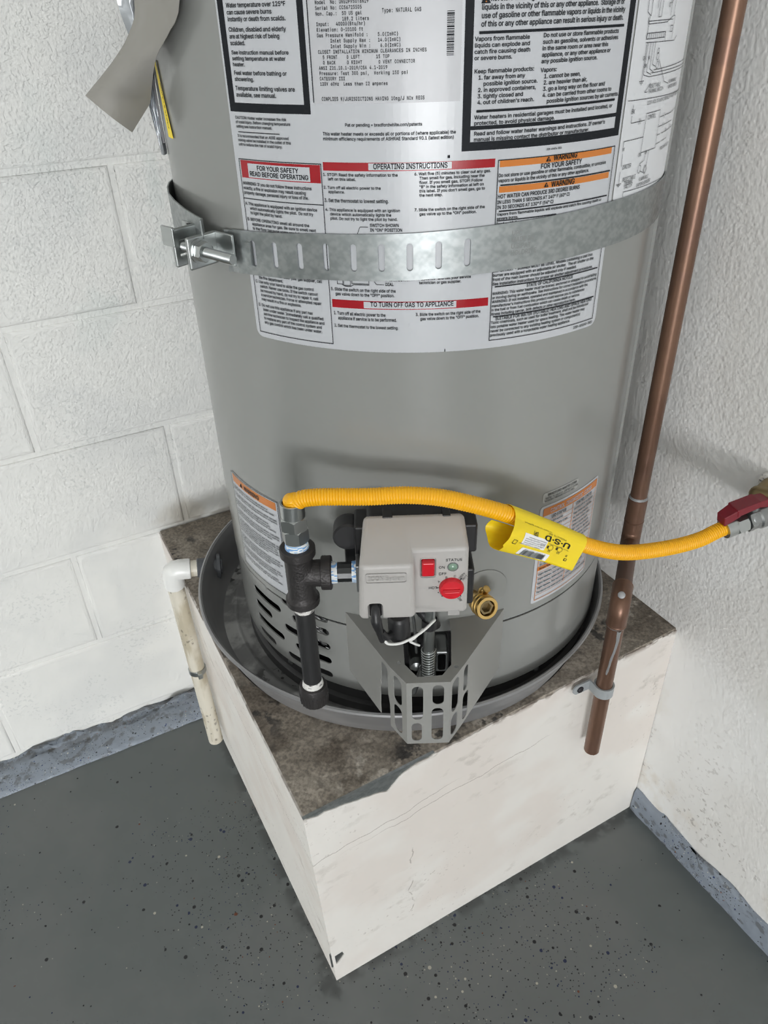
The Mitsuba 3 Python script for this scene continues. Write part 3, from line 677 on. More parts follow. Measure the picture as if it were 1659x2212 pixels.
# ================================================================== DRAIN PAN
PC, PR, PB, PZ = (.3584, -.3065), .3070, .2880, .4890
thing('drain_pan', 'round grey metal drain pan with rolled rim under the water heater', 'pan')
zf = HP + .0015
prof = [(.02, zf), (PB - .035, zf), (PB - .030, zf + .003), (PB - .024, zf + .003), (PB - .018, zf), (PB - .008, zf), (PB, zf + .008), (PB + .008, zf + .030), (PR - .0035, PZ - .004),
        (PR - .003, PZ), (PR - .0005, PZ + .002), (PR + .002, PZ + .001), (PR + .0028, PZ - .002), (PR + .0015, PZ - .0045), (PR - .001, PZ - .005),
        (PB + .0098, zf + .030), (PB + .002, zf + .006), (PB - .008, zf - .0015), (.02, zf - .0015)]
part('drain_pan__wall', lathe_z(prof[5:18], 160, PC), 'pan', 40)
part('drain_pan__bottom', ring_mesh(np.array([[(PC[0] + r * math.cos(a), PC[1] + r * math.sin(a), z) for a in np.linspace(0, 2 * math.pi, 160, endpoint=False)] for r, z in prof[:6]]), False), 'pan_floor', 40, 'dusty mottled pan bottom')

# ================================================================== WATER HEATER
ZS, ZB = .5925, .4760            # seam of the base shroud, bottom of the base shroud
thing('water_heater', 'tall pale grey cylindrical gas water heater covered in warning labels', 'water heater')
H = 'water_heater__'
ZT = 1.75
part(H + 'jacket', {**radial_ply(lathe_z([(R0 - .012, ZS - .004), (R0 - .001, ZS - .004), (R0, ZS - .003), (R0, .8), (R0, 1.1), (R0, 1.4), (R0, ZT - .01), (R0 - .01, ZT), (.09, ZT + .03), (.085, ZT + .03)], 256), 'tank')}, 'tank')
# base shroud with punched slots
sh = man(shell(R0 - .0025, R0 - .0006, -207, -34, ZB, ZS - .0065, 140)) + man(shell(R0 - .0025, R0 - .0006, -34.2, -19.8, ZB, .502, 12)) + man(shell(R0 - .0025, R0 - .0006, -20, 153.2, ZB, ZS - .0065, 140))
rows = [.5880, .5640, .5395, .5145, .4890]
for i, z in enumerate(rows):
    if i: sh = sh - radial_slot(-85.3, -71.0 if i in (1, 3) else -75.8, z, .0115, R0 - .02, R0 + .02)
    if i: sh = sh - radial_slot(-66.5 if i in (1, 3) else -70.2, -54.0, z, .0115, R0 - .02, R0 + .02)
sh = sh - radial_slot(-70.2, -54.0, rows[0] - .003, .009, R0 - .02, R0 + .02)
part(H + 'base_shroud', radial_ply(unman(sh), 'shroud'), 'shroud', label='lower grey jacket with punched air slots')
part(H + 'louver', {**radial_ply(unman(radial_slot(-85.3, -76.5, .5865, .008, R0 - .002, R0 + .0008)), 'shroud')}, 'shroud', label='long pressed louver above the air slots')
part(H + 'seam_line', shell(R0 - .006, R0 - .0022, 0, 359.99, ZS - .0075, ZS - .002, 180), 'inner_black', False, label='dark seam between jacket and base')
part(H + 'combustion_chamber', lathe_z([(.236, .44), (.236, .60)], 128), 'inner_black', True, label='black drum behind the air slots')
part(H + 'insulation_foil', shell(.2375, .240, -66, -50, .500, .5935, 14), 'foil', True, label='crinkled silver foil behind the slots')
part(H + 'base_ring', lathe_z([(R0 - .012, ZB + .01), (R0 - .012, ZB - .012), (R0 - .010, zf + .016), (R0 - .004, zf + .014), (R0 - .003, zf + .001), (R0 - .02, zf + .001)], 160), 'base_dark', 40, label='dark ring the heater stands on')
for th in (8, -72, 90, 180):
    part(H + 'base_bolt', lathe(CY(np.array(th), ZB - .014, R0 - .014), [math.cos(math.radians(th)), math.sin(math.radians(th)), 0], [(0, .005), (.006, .005), (.008, .002)], 12), 'zinc', 40)
# lapped vertical seam at the right
part(H + 'vertical_seam', radial_ply(shell(R0 - .001, R0 + .0028, 42.6, 47.5, ZS + .004, ZT - .02, 8), 'tank'), 'tank', label='lapped vertical seam of the jacket')

# ---- labels: sheet, bands, frames, lettering (each label one part with its print as sub-parts)
RL, RB1, RB2, RI = R0 + .0005, R0 + .0008, R0 + .0011, R0 + .0014
def sheet(key, poly, m, r=RL, th=.0004):
    part(H + key, polycyl(poly, r), m, True)
def inks(key): return cat([block_cyl(t, z, dz, ri, w, c, l, st, RI) for k, st, t, z, dz, ri, w, c, l in TEXT if k == key])
def tri_mark(th, z, h):
    a = math.degrees(h * .58 / R0)
    return cat([tm(np.vstack([CY(np.array([th - a, th + a, th]), np.array([z, z, z + h]), RI)]), [[0, 1, 2]])])
def tri_bang(th, z, h):
    w = h * .09; a = math.degrees(w / R0)
    return cat([patch(th - a, th + a, z + h * .32, z + h * .66, RI + .0003, 1), patch(th - a, th + a, z + h * .12, z + h * .24, RI + .0003, 1)])
# main label: one big white sheet round the front
sheet('main_label', rrect(-65.4, 11.2, .9447, 1.42, .008), 'label')
scene_main = H + 'main_label'
part(scene_main + '__black_frame', cat([polycyl(Polygon([(math.radians(a) * R0, z) for a, z in ((-64.9, 1.1430), (-47.8, 1.1430), (-47.8, 1.36), (-64.9, 1.36))], [[(math.radians(a) * R0, z) for a, z in ((-63.6, 1.1497), (-48.9, 1.1497), (-48.9, 1.30), (-63.6, 1.30))]]), RB1)]), 'ink', True)
part(scene_main + '__black_frame', polycyl(Polygon([(math.radians(a) * R0, z) for a, z in ((-21.9, 1.1147), (10.6, 1.1147), (10.6, 1.36), (-21.9, 1.36))],
     [[(math.radians(a) * R0, z) for a, z in ((-20.5, 1.1211), (9.2, 1.1211), (9.2, 1.1298), (-20.5, 1.1298))], [(math.radians(a) * R0, z) for a, z in ((-20.5, 1.1326), (9.2, 1.1326), (9.2, 1.33), (-20.5, 1.33))]]), RB1), 'ink', True)
part(scene_main + '__rating_plate', patch(-47.1, -22.4, 1.1507, 1.30, RB1), 'plate_paper', True, label='greyish rating plate sticker')
LN = [patch(-63.5, -54.2, 1.1275, 1.1281, RI), patch(-19.6, 8.1, 1.1942, 1.1960, RI), patch(-19.6, 8.1, 1.1421, 1.1438, RI), patch(-24.3, -23.9, 1.1104, 1.1124, RI, 1),
      patch(-24.25, -24.1, .945, .9475, RI, 1), patch(-47.1, -46.95, 1.1515, 1.30, RI, 1)]
# barcode of the rating plate
_z = 1.1815; rb = random.Random(4)
while _z < 1.2092:
    w = rb.choice([.00035, .0006, .001]); LN.append(patch(-24.75, -23.6, _z, _z + w, RI, 1)); _z += w + rb.choice([.0004, .0007, .0007])
# operating instructions
LN += [frame_lines(-64.3, -46.5, .9500, 1.1068, .0006, RI), patch(-64.3, -46.5, 1.0740, 1.0746, RI), frame_lines(-15.4, 10.0, .9521, 1.1068, .0006, RI)]
for z in (1.0872, 1.0666, 1.0023, .9747): LN.append(patch(-14.75, 9.4, z - .0005, z + .0005, RI))
LN.append(patch(-15.1, -3., 1.0585, 1.0593, RI))
LN.append(stroke([(-38.4, 1.0575), (-39.9, 1.0575), (-40.6, 1.050)], .0004, RI)); LN.append(stroke([(-35.8, 1.0085), (-37.2, 1.0085), (-37.6, 1.011)], .0004, RI))
# the little drawing of the control peeping out below the strap
for a, b, zz in ((-44.9, -43.7, 1.0115), (-43.6, -42.2, 1.0105), (-42, -38.6, 1.0125)): LN.append(frame_lines(a, b, zz - .004, zz + .005, .0004, RI))
LN.append(stroke([(-43.9, 1.0075), (-43.3, 1.0060), (-42.2, 1.0060), (-41.6, 1.0078), (-38.6, 1.0078)], .0005, RI))
part(scene_main + '__lettering', cat([inks('warn_scald'), inks('caution'), inks('plate'), inks('main'), inks('warn_flam'), inks('ops'), inks('caut')] + LN), 'ink', True)
for q in ((-64.0, -46.8, 1.0915, 1.1056), (-46.2, -15.9, 1.1016, 1.1080), (-46.2, -15.9, .9858, .9932)): part(scene_main + '__red_band', patch(*q, RB1), 'red_print', True)
for q in ((-62.25, -48.8, 1.0922, 1.1036), (-37.95, -23.55, 1.1024, 1.1076), (-39.85, -22.15, .9866, .9926)): part(scene_main + '__band_inset', patch(*q, RB2), 'label', True)
for q in ((-15.0, 9.25, 1.1011, 1.1063), (-14.9, 9.3, 1.0813, 1.0862)): part(scene_main + '__orange_band', patch(*q, RB1), 'orange_print', True)
for q in ((-5.7, 1.1022, .0040), (-5.7, 1.0822, .0038), (-18.7, 1.2132, .0062)):
    part(scene_main + '__warning_mark', tri_mark(*q), 'ink', True)
    part(scene_main + '__warning_mark', tri_bang(*q), 'orange_print', True)
# wiring diagram sheet at the right
sheet('wiring_label', rrect(11.6, 42.4, 1.0600, 1.42, .003), 'wire_paper')
W_ = lambda *p: stroke(p, .00042, RI)
wl = [W_((12.1, 1.1400), (33., 1.1375), (42., 1.137)), W_((19.3, 1.1272), (25.6, 1.1272), (26.0, 1.0955), (19.2, 1.0955), (19.3, 1.1272)), W_((14.0, 1.1365), (14.0, 1.1325)), W_((14.0, 1.128), (14.0, 1.1222), (18.9, 1.1222)),
      W_((16.6, 1.1245), (16.9, 1.1222), (16.6, 1.12)), W_((17.1, 1.1245), (17.4, 1.1222), (17.1, 1.12)), W_((19.2, 1.1085), (12.5, 1.1085), (12.5, 1.104)), W_((12.6, 1.0985), (12.8, 1.088)), W_((12.6, 1.084), (12.7, 1.0735)),
      W_((11.9, 1.0735), (13.5, 1.0735)), W_((12.2, 1.0725), (13.2, 1.0725)), W_((12.5, 1.0715), (12.9, 1.0715)), W_((14.7, 1.0612), (14.6, 1.0655), (25, 1.064), (34, 1.0625)), W_((21.5, 1.0955), (21.2, 1.088), (19.4, 1.086)), W_((22.8, 1.0955), (22.6, 1.083)),
      W_((26., 1.121), (28.2, 1.1212)), W_((28.8, 1.1212), (34., 1.121), (40., 1.1225)), W_((26., 1.113), (28.4, 1.1132)), W_((29., 1.1132), (36., 1.113)), W_((26., 1.106), (27.6, 1.1062)), W_((28.4, 1.1062), (40., 1.107)), W_((26., 1.0985), (28.5, 1.099)), W_((29.2, 1.099), (33., 1.0995), (33.4, 1.104)),
      W_((28.2, 1.119), (28.2, 1.1235)), W_((28.8, 1.119), (28.8, 1.1235)), W_((28.4, 1.111), (28.4, 1.1155)), W_((29., 1.111), (29., 1.1155)), W_((30.8, 1.106), (31.5, 1.109), (32.2, 1.106)), W_((34.6, 1.107), (35.2, 1.11), (35.9, 1.107))]
def circ(th, z, rx, n=16): 
    return W_(*[(th + math.degrees(rx / R0) * math.cos(a), z + rx * 1.25 * math.sin(a)) for a in np.linspace(0, 2 * math.pi, n + 1)])
wl += [circ(19.6, 1.0815, .0028), circ(22.2, 1.0795, .0030), circ(22.2, 1.0795, .0022), W_((20.1, 1.0795), (21.6, 1.0772))]
# outline drawing of the appliance on the wiring sheet
wl += [W_((14.2, 1.2400), (14.4, 1.2030), (15.6, 1.2000), (15.5, 1.24)), W_((15.3, 1.2000), (15.2, 1.1835)), W_((14.9, 1.1990), (15.2, 1.1945), (22., 1.1948), (24.6, 1.1990)), W_((15.0, 1.1965), (24.6, 1.1965)), W_((24.6, 1.24), (24.8, 1.199), (25.4, 1.199), (25.5, 1.182)),
       W_((15.2, 1.1840), (22., 1.1840)), W_((15.2, 1.1815), (27., 1.1806), (28.2, 1.184)), W_((15.4, 1.1880), (22., 1.1880), (22.2, 1.1815)), W_((17.3, 1.24), (17.6, 1.2050)), W_((18.3, 1.2140), (18.3, 1.1990), (19.3, 1.199), (19.4, 1.214), (18.3, 1.214)), W_((23.0, 1.24), (23.2, 1.1995)),
       W_((24., 1.192), (25., 1.192), (25.1, 1.1875), (24., 1.1875), (24., 1.192)), W_((16., 1.1815), (15.9, 1.158), (18., 1.156)), W_((16.9, 1.1815), (16.8, 1.160), (18.6, 1.1575)), W_((17.8, 1.1815), (17.8, 1.162), (19.4, 1.159)), W_((18.6, 1.1815), (18.6, 1.165), (20., 1.163)),
       W_((15.6, 1.1815), (15.5, 1.1535)), W_((14.7, 1.1535), (16.4, 1.1535)), W_((15., 1.1522), (16.1, 1.1522)), W_((15.4, 1.151), (15.7, 1.151)), W_((18., 1.1560), (42., 1.1565)), W_((18.6, 1.1585), (42., 1.159)), W_((19.4, 1.1605), (42., 1.1625)), circ(20.3, 1.1705, .0022), circ(20.6, 1.1640, .0022), circ(20.2, 1.1745, .0016), W_((21., 1.168), (25., 1.150), (27.5, 1.1475)), W_((19., 1.151), (17.2, 1.1445), (18.2, 1.1445))]
wl += [W_((14.4 + i * .75, 1.1885), (14.4 + i * .75, 1.1842)) for i in range(1, 11)] + [circ(22.2 + i * .7, 1.207 + i * .003, .0012 + i * .0004) for i in range(4)]
wl += [patch(12.3 + a, 12.5 + a, 1.06, 1.0604, RI, 1) for a in (0, .6)] + [stroke([(34.5 + i * 1.2, 1.0608), (35.2 + i * 1.2, 1.0608)], .0008, RI) for i in range(6)]
part(H + 'wiring_label__lettering', cat([inks('wiring')] + wl), 'ink', True)
# narrow warning label at the lower left
def para(key_r, th0, th1, ztop, dz, cap, lines, xs=None):
    out = []
    wmax = math.radians(th1 - th0) * R0
    for k, s in enumerate(lines):
        if not s: continue
        v, f, w = text_flat(s, cap, True); sc = min(1.0, wmax / w) if xs is None else xs
        out.append(oncyl(tm(np.c_[v[:, 0] * sc + math.radians(th0) * R0, v[:, 1] + ztop - dz * k, np.zeros(len(v))], f), key_r))
    return cat(out)
sheet('warning_label', rrect(-87.4, -66.0, .6010, .7435, .003), 'label')
part(H + 'warning_label__lettering', cat([frame_lines(-87.35, -66.05, .6012, .7433, .0008, RI), block_cyl(-80.2, .7318, 0, 0, .033, .0056, ["WARNING"], 'b', RI), tri_mark(-81.6, .7318, .0056),
     para(RI, -86.6, -67.0, .7240, .00352, .0021, ["Improper adjustment or service of air inlet parts above or", "below the floor pan can raise the temperature of the water heater.", "", "Do not operate this water heater with components altered, damaged,", "or removed. Check that no inlet openings are blocked by components.", "",
      "Use the correct water heater with replacement controls", "supplied for this model and do not modify its burner parts.", "Only a trained person may repair or replace the burner assembly.", "", "The chamber and burner area can contain hot surfaces. Combustible", "dust and lint must be kept away from the base and burner openings.", "Clean the screen from outside as described in the manual.", "",
      "Do not store materials or chemicals which give off flammable vapor", "near this appliance. Gasoline and solvents give off flammable vapor.", "Vapors can travel a long way and be ignited by the burner. This", "heater shuts down when exposed to flammable vapor for a time", "and must then be inspected before being placed in service again.", "Service must be done by a trained technician only.", "", "If the heater has been exposed to a flammable vapor, do not use",
      "any switch. Do not use any phone. Leave the building at once and call", "the gas supplier. Follow the instructions of the gas supplier then", "have the heater checked for damage and replaced.", "", "Keep the area around the base clear. Do not tilt the heater while", "connected. Read the instruction manual before servicing or using", "the controls. Keep this label readable and do not remove it.", "", "Failure to follow these warnings can result in fire, explosion,", "property damage, serious injury or death. See manual for details."])]), 'ink', True)
part(H + 'warning_label__orange_band', patch(-86.7, -66.9, .7295, .7405, RB1), 'orange_print', True)
# diagnostic label at the lower right
sheet('diagnostic_label', rrect(.9, 23.3, .6000, .7430, .004), 'label')
ol = [frame_lines(1.9, 22.6, .6045, .7400, .0007, RB2), patch(1.9, 22.6, .7290, .7398, RB1)]
rowz = [.7215, .7150, .7092, .7034, .6976, .6918, .6858, .6798, .6740, .6680, .6622, .6560, .6470, .6400, .6330, .6260, .6190, .6120]
ol += [patch(1.9, 22.6, z - .0002, z + .0002, RB2) for z in rowz] + [patch(12.2, 12.35, .6120, .7290, RB2, 1), patch(1.9, 12.3, .6500, .6560, RB1)]
part(H + 'diagnostic_label__orange_band', cat(ol), 'orange_print', True)
rw = ["None (LED not lit)", "Short flash every 4 sec", "Normal operation", "Two flashes, pause", "Three flashes", "Four flashes", "Five flashes", "Six flashes, one second", "Six flashes, two seconds", "Six flashes, three", "Six flashes, four sec", "Seven flashes and three", "Eight flashes, one and three", "Eight flashes, two second", "Eight flashes, three second", "Eight flashes, five second", "The indicators may repeat; see the manual for a full list of codes and remedies"]
rc = ["Control off or no power", "Heat demand, unit idle", "No fault is present", "Pressure switch open", "Switch closed early", "High limit has tripped", "Flame with no demand", "Ignition failure; check gas", "Low flame signal found", "Sensor wiring fault", "Probe wiring fault", "Replace the control", "Vapor sensor fault", "Water probe open", "Check blower circuit", "Control fault found", ""]
dl = [block_cyl(4.6, .7235, 0, 0, .024, .0040, ["LED STATUS"], '', RI), block_cyl(13.4, .7235, 0, 0, .032, .0040, ["CONTROL STATUS"], '', RI)]
for i, z in enumerate(rowz[:-1]):
    if rw[i]: dl.append(para(RI, 2.4, 11.9 if i < 16 else 22.3, z - .0042, .003, .0026, [rw[i]]))
    if rc[i]: dl.append(para(RI, 12.8, 22.2, z - .0042, .003, .0026, [rc[i]]))
part(H + 'diagnostic_label__lettering', cat(dl), 'ink', True)
part(H + 'diagnostic_label__title', block_cyl(4.0, .7318, 0, 0, .074, .0052, ["CONTROL  DIAGNOSTIC  CODES"], '', RI), 'label', True)
sheet('capacity_label', rrect(1.3, 13.2, .7475, .7610, .003), 'clear_label')
part(H + 'capacity_label__lettering', cat([block_cyl(2.6, .7565, 0, 0, .047, .0030, ["BRADFORD WHITE CORP."], '', RI), block_cyl(1.9, .7525, .0034, 0, .053, .0022, ["TESTED TO 300 P.S.I.  CAPACITY 50 GAL.", "WORKING PRESSURE 150 P.S.I. MAX."], '', RI)]), 'ink', True)

# ---- gas control
G = H + 'gas_control'
Lb = rhull([(-.064, .046, .785), (-.028, .046, .785), (-.071, .046, .706), (-.025, .046, .706), (-.0685, .0905, .7645), (-.0265, .0905, .7645), (-.071, .0915, .706), (-.0255, .0915, .706)], .0058)
Rb = rhull([(-.064, .046, .786), (.0265, .046, .786), (-.070, .046, .695), (.0298, .046, .695), (-.060, .0735, .7705), (.0285, .0735, .7705), (-.05, .0735, .695), (.0290, .0735, .695)], .0055)
cov = man(Lb) + man(Rb)
cov = cov - man(rbox((-.0675, .088, .695), (-.0525, .110, .7225), .004)) - man(rbox((-.0145, .0745, .7385), (.0015, .09, .7640), .003)) - man(rbox((.0150, .0765, .6860), (.0262, .09, .6940), .0008))
part(G, inframe(unman(cov)), 'cover', 32, 'grey-white plastic gas control with red switch and dial')
def uzmesh(m2, d): 
    v = m2.vertices; return tm(PV(np.c_[v[:, 0], np.full(len(v), d) + v[:, 2], v[:, 1]]), m2.faces)
def uztext(s, u, z, cap, d, width=None, bold=False, rot=0., align='l'):
    m = text_mesh2(s, cap, width, bold, align=align); a = math.radians(rot)
    x, y = m.vertices[:, 0].copy(), m.vertices[:, 1].copy()
    m.vertices[:, 0] = u + x * math.cos(a) - y * math.sin(a); m.vertices[:, 1] = z + x * math.sin(a) + y * math.cos(a)
    return uzmesh(m, d)
rr = lambda a, b, c, d, r: sbox(a + r, c + r, b - r, d - r).buffer(r, quad_segs=5)
dF, dL = .0790, .0973
part(G + '__nameplate', cat([uzmesh(extr(rr(-.0682, -.0285, .7488, .7605, .002) - rr(-.0677, -.0290, .7493, .7600, .0017), .0006), dL - .0003), uztext("ICON", -.0660, .7520, .0050, dL + .0004, .0155, True), uztext("System", -.0490, .7520, .0052, dL + .0004, .0190)]), 'cover_inset', False, 'raised name panel')
part(G + '__switch_bezel', inframe(mf(rbox((-.0150, .0725, .7375), (.0020, .0793, .7648), .003), '-', rbox((-.0135, .06, .7405), (.0005, .09, .7625), .002))), 'cover_inset', 32)
part(G + '__switch', inframe(rhull([(-.0110, .0745, .7425), (-.0020, .0745, .7425), (-.0110, .0805, .7440), (-.0020, .0805, .7440), (-.0110, .0790, .7510), (-.0020, .0790, .7510), (-.0110, .0830, .7595), (-.0020, .0830, .7595), (-.011, .0745, .7605), (-.002, .0745, .7605)], .0018)), 'red_plastic', 30, 'red rocker switch')
part(G + '__dial', cat([lathe(P(.0172, dF - .001, .7252), ER, [(0, .0126), (.004, .0126), (.0062, .0112), (.0066, .0)], 40), inframe(rhull([(.0092, dF + .0062, .7238), (.0252, dF + .0062, .7238), (.0105, dF + .0085, .7250), (.0240, dF + .0085, .7250), (.0092, dF + .0062, .7262), (.0252, dF + .0062, .7262)], .0007))]), 'red_plastic', 35, 'red temperature dial')
part(G + '__status_light', lathe(P(.0181, dF - .002, .7520), ER, [(0, .0045), (.0030, .0045), (.0045, .0030), (.0048, 0.0001)], 24), 'led', 40, 'small green-grey status light')
part(G + '__light_bezel', lathe(P(.0181, dF - .002, .7520), ER, [(0, .0056), (.0028, .0056), (.0028, .0045), (0.0, .0045)], 24, cap=False), 'chrome', 40)
part(G + '__vent', inframe(rbox((.0145, .070, .6850), (.0268, .0768, .6950), .0005)), 'cover_inset', False)
dT = dF + .0006
tk = [uztext("ON", .0040, .7500, .0031, dT), uztext("OFF", .0040, .7418, .0031, dT), uztext("STATUS", .0108, .7590, .0030, dT), uztext("HOT", -.0058, .7240, .0030, dT), uztext("A", .0042, .7318, .0024, dT, rot=35), uztext("B", .0108, .7370, .0026, dT), uztext("C", .0192, .7384, .0026, dT),
      uztext("VERY", .0258, .7355, .0026, dT, rot=52), uztext("HOT", .0292, .7335, .0026, dT, rot=52), uztext("LOW", .0222, .7135, .0028, dT, rot=-60), uzmesh(extr(sbox(.0018, .7250, .0042, .7256), .0003), dT - .0002)]
for a in (205, 230, 262, 290): tk.append(uzmesh(extr(Point(.0172 + .0145 * math.cos(math.radians(a)), .7252 + .0145 * math.sin(math.radians(a))).buffer(.0005), .0003), dT - .0002))
tk += [uzmesh(extr(LineString([(.0172 + .0132 * math.cos(a), .7252 + .0132 * math.sin(a)), (.0172 + .0155 * math.cos(a), .7252 + .0155 * math.sin(a))]).buffer(.0004), .0003), dT - .0002) for a in (math.radians(48), math.radians(-50))]
part(G + '__lettering', cat(tk), 'ink', False)
sk = mf(rbox((-.0672, .088, .6995), (-.0528, .0955, .7222), .0035), '-', rbox((-.0650, .07, .7015), (-.0550, .12, .7200), .003))
part(G + '__plug_socket', inframe(rbox((-.0665, .080, .6985), (-.0535, .0900, .7215), .002)), 'black_plastic', 30)
# black valve body behind the cover
bb = man(rbox((-.0665, .004, .690), (.030, .042, .7870), .006)) + man(rbox((.028, .0, .665), (.0462, .038, .7150), .003)) + man(rbox((.026, .005, .742), (.0462, .045, .7780), .003)) + man(rbox((-.080, .0, .700), (-.062, .035, .7720), .003)) + man(rbox((-.05, .03, .778), (-.040, .048, .7925), .001)) + man(rbox((.010, .03, .778), (.018, .048, .7925), .001))
part(G + '__valve_body', inframe(unman(bb)), 'black_plastic', 32, 'black valve body behind the cover')
part(G + '__knob', inframe(unman(man(lathe([-.0865, .004, .7520], [0, 1, 0], [(0, .0165), (.020, .0165), (.022, .0145)], 32)) + man(rbox((-.092, .002, .708), (-.076, .020, .745), .003)))), 'black_plastic', 32, 'round black knob at the left of the control')
part(G + '__inlet_bracket', inframe(rbox((-.0790, .040, .7080), (-.0755, .062, .7420), .0008)), 'dark_zinc', False)
# tubes and wires running down into the burner
part(G + '__gas_tube', cat([cyl(P(-.0020, .056, .700), P(-.0032, .052, .612), .0062, 20), cyl(P(-.0130, .052, .700), P(-.0125, .050, .66), .0030, 12)]), 'zinc', 40, 'bright gas tube to the burner')
zz = np.linspace(.612, .566, 180); _h = np.arange(180) / 180 * 2 * math.pi * 12
part(G + '__spring', cat([sweep(np.array([P(-.0034 + .0076 * math.cos(a), .051 + .0076 * math.sin(a), z) for a, z in zip(_h, zz)]), .0014, 6), cyl(P(-.0034, .051, .615), P(-.004, .05, .545), .0058, 16)]), 'zinc', 60)
part(G + '__pilot_tube', sweep(bez([P(-.027, .05, .70), P(-.0262, .05, .672), P(-.020, .046, .655), P(-.0165, .044, .60)]), .0018, 8), 'dark_zinc', 60)
part(G + '__white_wire', sweep(bez([P(-.0530, .097, .676), P(-.0485, .098, .668), P(-.0340, .093, .664), P(-.0150, .084, .668), P(.0, .071, .672), P(.0012, .066, .669), P(-.002, .064, .663)], 50), .0016, 8), 'white_wire', 60)
part(G + '__white_wire', sweep(bez([P(-.0095, .060, .651), P(-.0200, .062, .640), P(-.0245, .061, .635), P(-.0200, .060, .630), P(-.0140, .055, .622)], 40), .0015, 8), 'white_wire', 60)
part(G + '__wiring_loom', sweep(bez([P(-.024, .048, .70), P(-.014, .05, .672), P(-.002, .05, .655), P(.006, .03, .63), P(.008, .0, .60)], 40), .0055, 12), 'black_plastic', 60)
part(G + '__cable_tie', lathe(P(-.0028, .0535, .648), [0, 0, 1], [(0, .0085), (.012, .0085)], 16), 'black_plastic', 30)

# ---- sheet metal guard in front of the burner
gz0, gz1 = .509, .609
plan = [(-.099, -.0190), (-.0485, .0720), (-.0305, .0985), (.0172, .0985), (.0335, .0755), (.0915, -.0150)]
cap_s = lambda x0, x1, z0, z1: sbox(x0, z0 + (x1 - x0) / 2, x1, z1 - (x1 - x0) / 2).buffer(0).union(Point((x0 + x1) / 2, z0 + (x1 - x0) / 2).buffer((x1 - x0) / 2)).union(Point((x0 + x1) / 2, z1 - (x1 - x0) / 2).buffer((x1 - x0) / 2))
rs = lambda x0, x1, z0, z1, r=.0035: sbox(x0 + r, z0 + r, x1 - r, z1 - r).buffer(r, quad_segs=4)
cuts = [[rs(.0850, .1000, .552, .602, .006), Polygon([(.0850, .574), (.0825, .567), (.0842, .562), (.0808, .555), (.0815, .540), (.0802, .525), (.0806, .5085), (.1034, .5085), (.1034, .545), (.1000, .560)])],
        [rs(.0075, .0230, .5620, .6030, .007), rs(.0068, .0230, .5150, .5570, .007)],
        [rs(.0060, .0182, .5500, .6030, .0058), rs(.0053, .0168, .5140, .5440, .0054), rs(.0285, .0410, .5740, .6045, .006), rs(.0278, .0408, .5150, .5680, .006)],
        [rs(.0042, .0195, .5530, .6030, .0068), rs(.0038, .0190, .5150, .5470, .0068)],
        [rs(.0025, .0135, .5640, .6020, .005), rs(.0022, .0170, .5150, .5580, .006)], []]
gm = []
for (a, b), cs in zip(zip(plan[:-1], plan[1:]), cuts):
    L = math.dist(a, b); po = sbox(0, gz0, L, gz1)
    for c in cs: po = po - c
    m = extr(po, .0010); x, z, k = m.vertices.T; tx, ty = (b[0] - a[0]) / L, (b[1] - a[1]) / L
    m.vertices = PV(np.c_[a[0] + tx * x + ty * k, a[1] + ty * x - tx * k, z]); gm.append(tm(m.vertices, m.faces[:, ::-1]))
pl_ = Polygon(plan) - Polygon([(-.0315, -.05), (.0245, -.05), (.0245, .024), (.0202, .0732), (.0091, .0882), (-.0178, .0900), (-.0310, .0709), (-.0315, .024)]) - Point(-.0372, .068).buffer(.0022) - Point(.0255, .0765).buffer(.0022)
m = extr(pl_, .0010); m.vertices = PV(np.c_[m.vertices[:, 0], m.vertices[:, 1], m.vertices[:, 2] + gz1 - .001]); gm.append(tm(m.vertices, m.faces[:, ::-1]))
part(H + 'burner_guard', cat(gm), 'guard', False, 'bent grey sheet metal guard with slots below the gas control')
# inside of the burner opening
part(H + 'burner_door', cat([inframe(rbox((-.036, -.052, .50), (.030, -.036, .604), .002))]), 'inner_black', False, 'dark burner opening')
part(H + 'burner_fitting', cat([inframe(rbox((-.024, -.02, .545), (-.008, .02, .556), .003)), inframe(mf(rbox((.006, -.005, .552), (.022, .03, .586), .003), '-', rbox((.009, -.05, .556), (.0185, .05, .582), .003))), lathe(P(-.016, .02, .562), ER, [(0, .007), (.01, .007), (.012, .003)], 20), cyl(P(-.02, .03, .52), P(-.008, .035, .57), .004, 12)]), 'dark_zinc', 35)
# drain valve
th_d = -13.3
part(H + 'drain_plate', unman(man(radial_pin(th_d, .6470, .0290, R0 - .01, R0 + .0014, 48))), 'tank', 32, 'round plate behind the drain valve')
D = H + 'drain_valve'
Dz = lambda d, z, u=.0: P(.0625 + u, d, z)
part(H + 'drain_hole', lathe(P(.0510, -.0125, .6405), ER, [(0, .0165), (.0068, .0165)], 28), 'inner_black', 40)
DV0 = P(.0490, -.0060, .6400); DVD = P(.0640, .0330, .6530) - DV0; DVD /= np.linalg.norm(DVD)
part(D, cat([lathe(DV0, DVD, [(0, .0085), (.016, .0090), (.018, .0115), (.024, .0125), (.027, .0125), (.028, .0138), (.030, .0138), (.031, .0126), (.033, .0126), (.034, .0138), (.036, .0138), (.037, .0126), (.040, .0126), (.041, .0135), (.0425, .0130), (.0425, .0095), (.030, .0085), (.030, .0005)], 32)]), 'brass', 40, 'brass drain valve')
hx = lathe(DV0 + DVD * .0320, DVD, [(0, .0088), (.008, .0088), (.008, .0060), (.001, .0060)], hexa=True)
part(D + '__insert', hx, 'dark_brass', False)
sd = ER * .35 + ET * .40 + np.array([0, 0, .9])
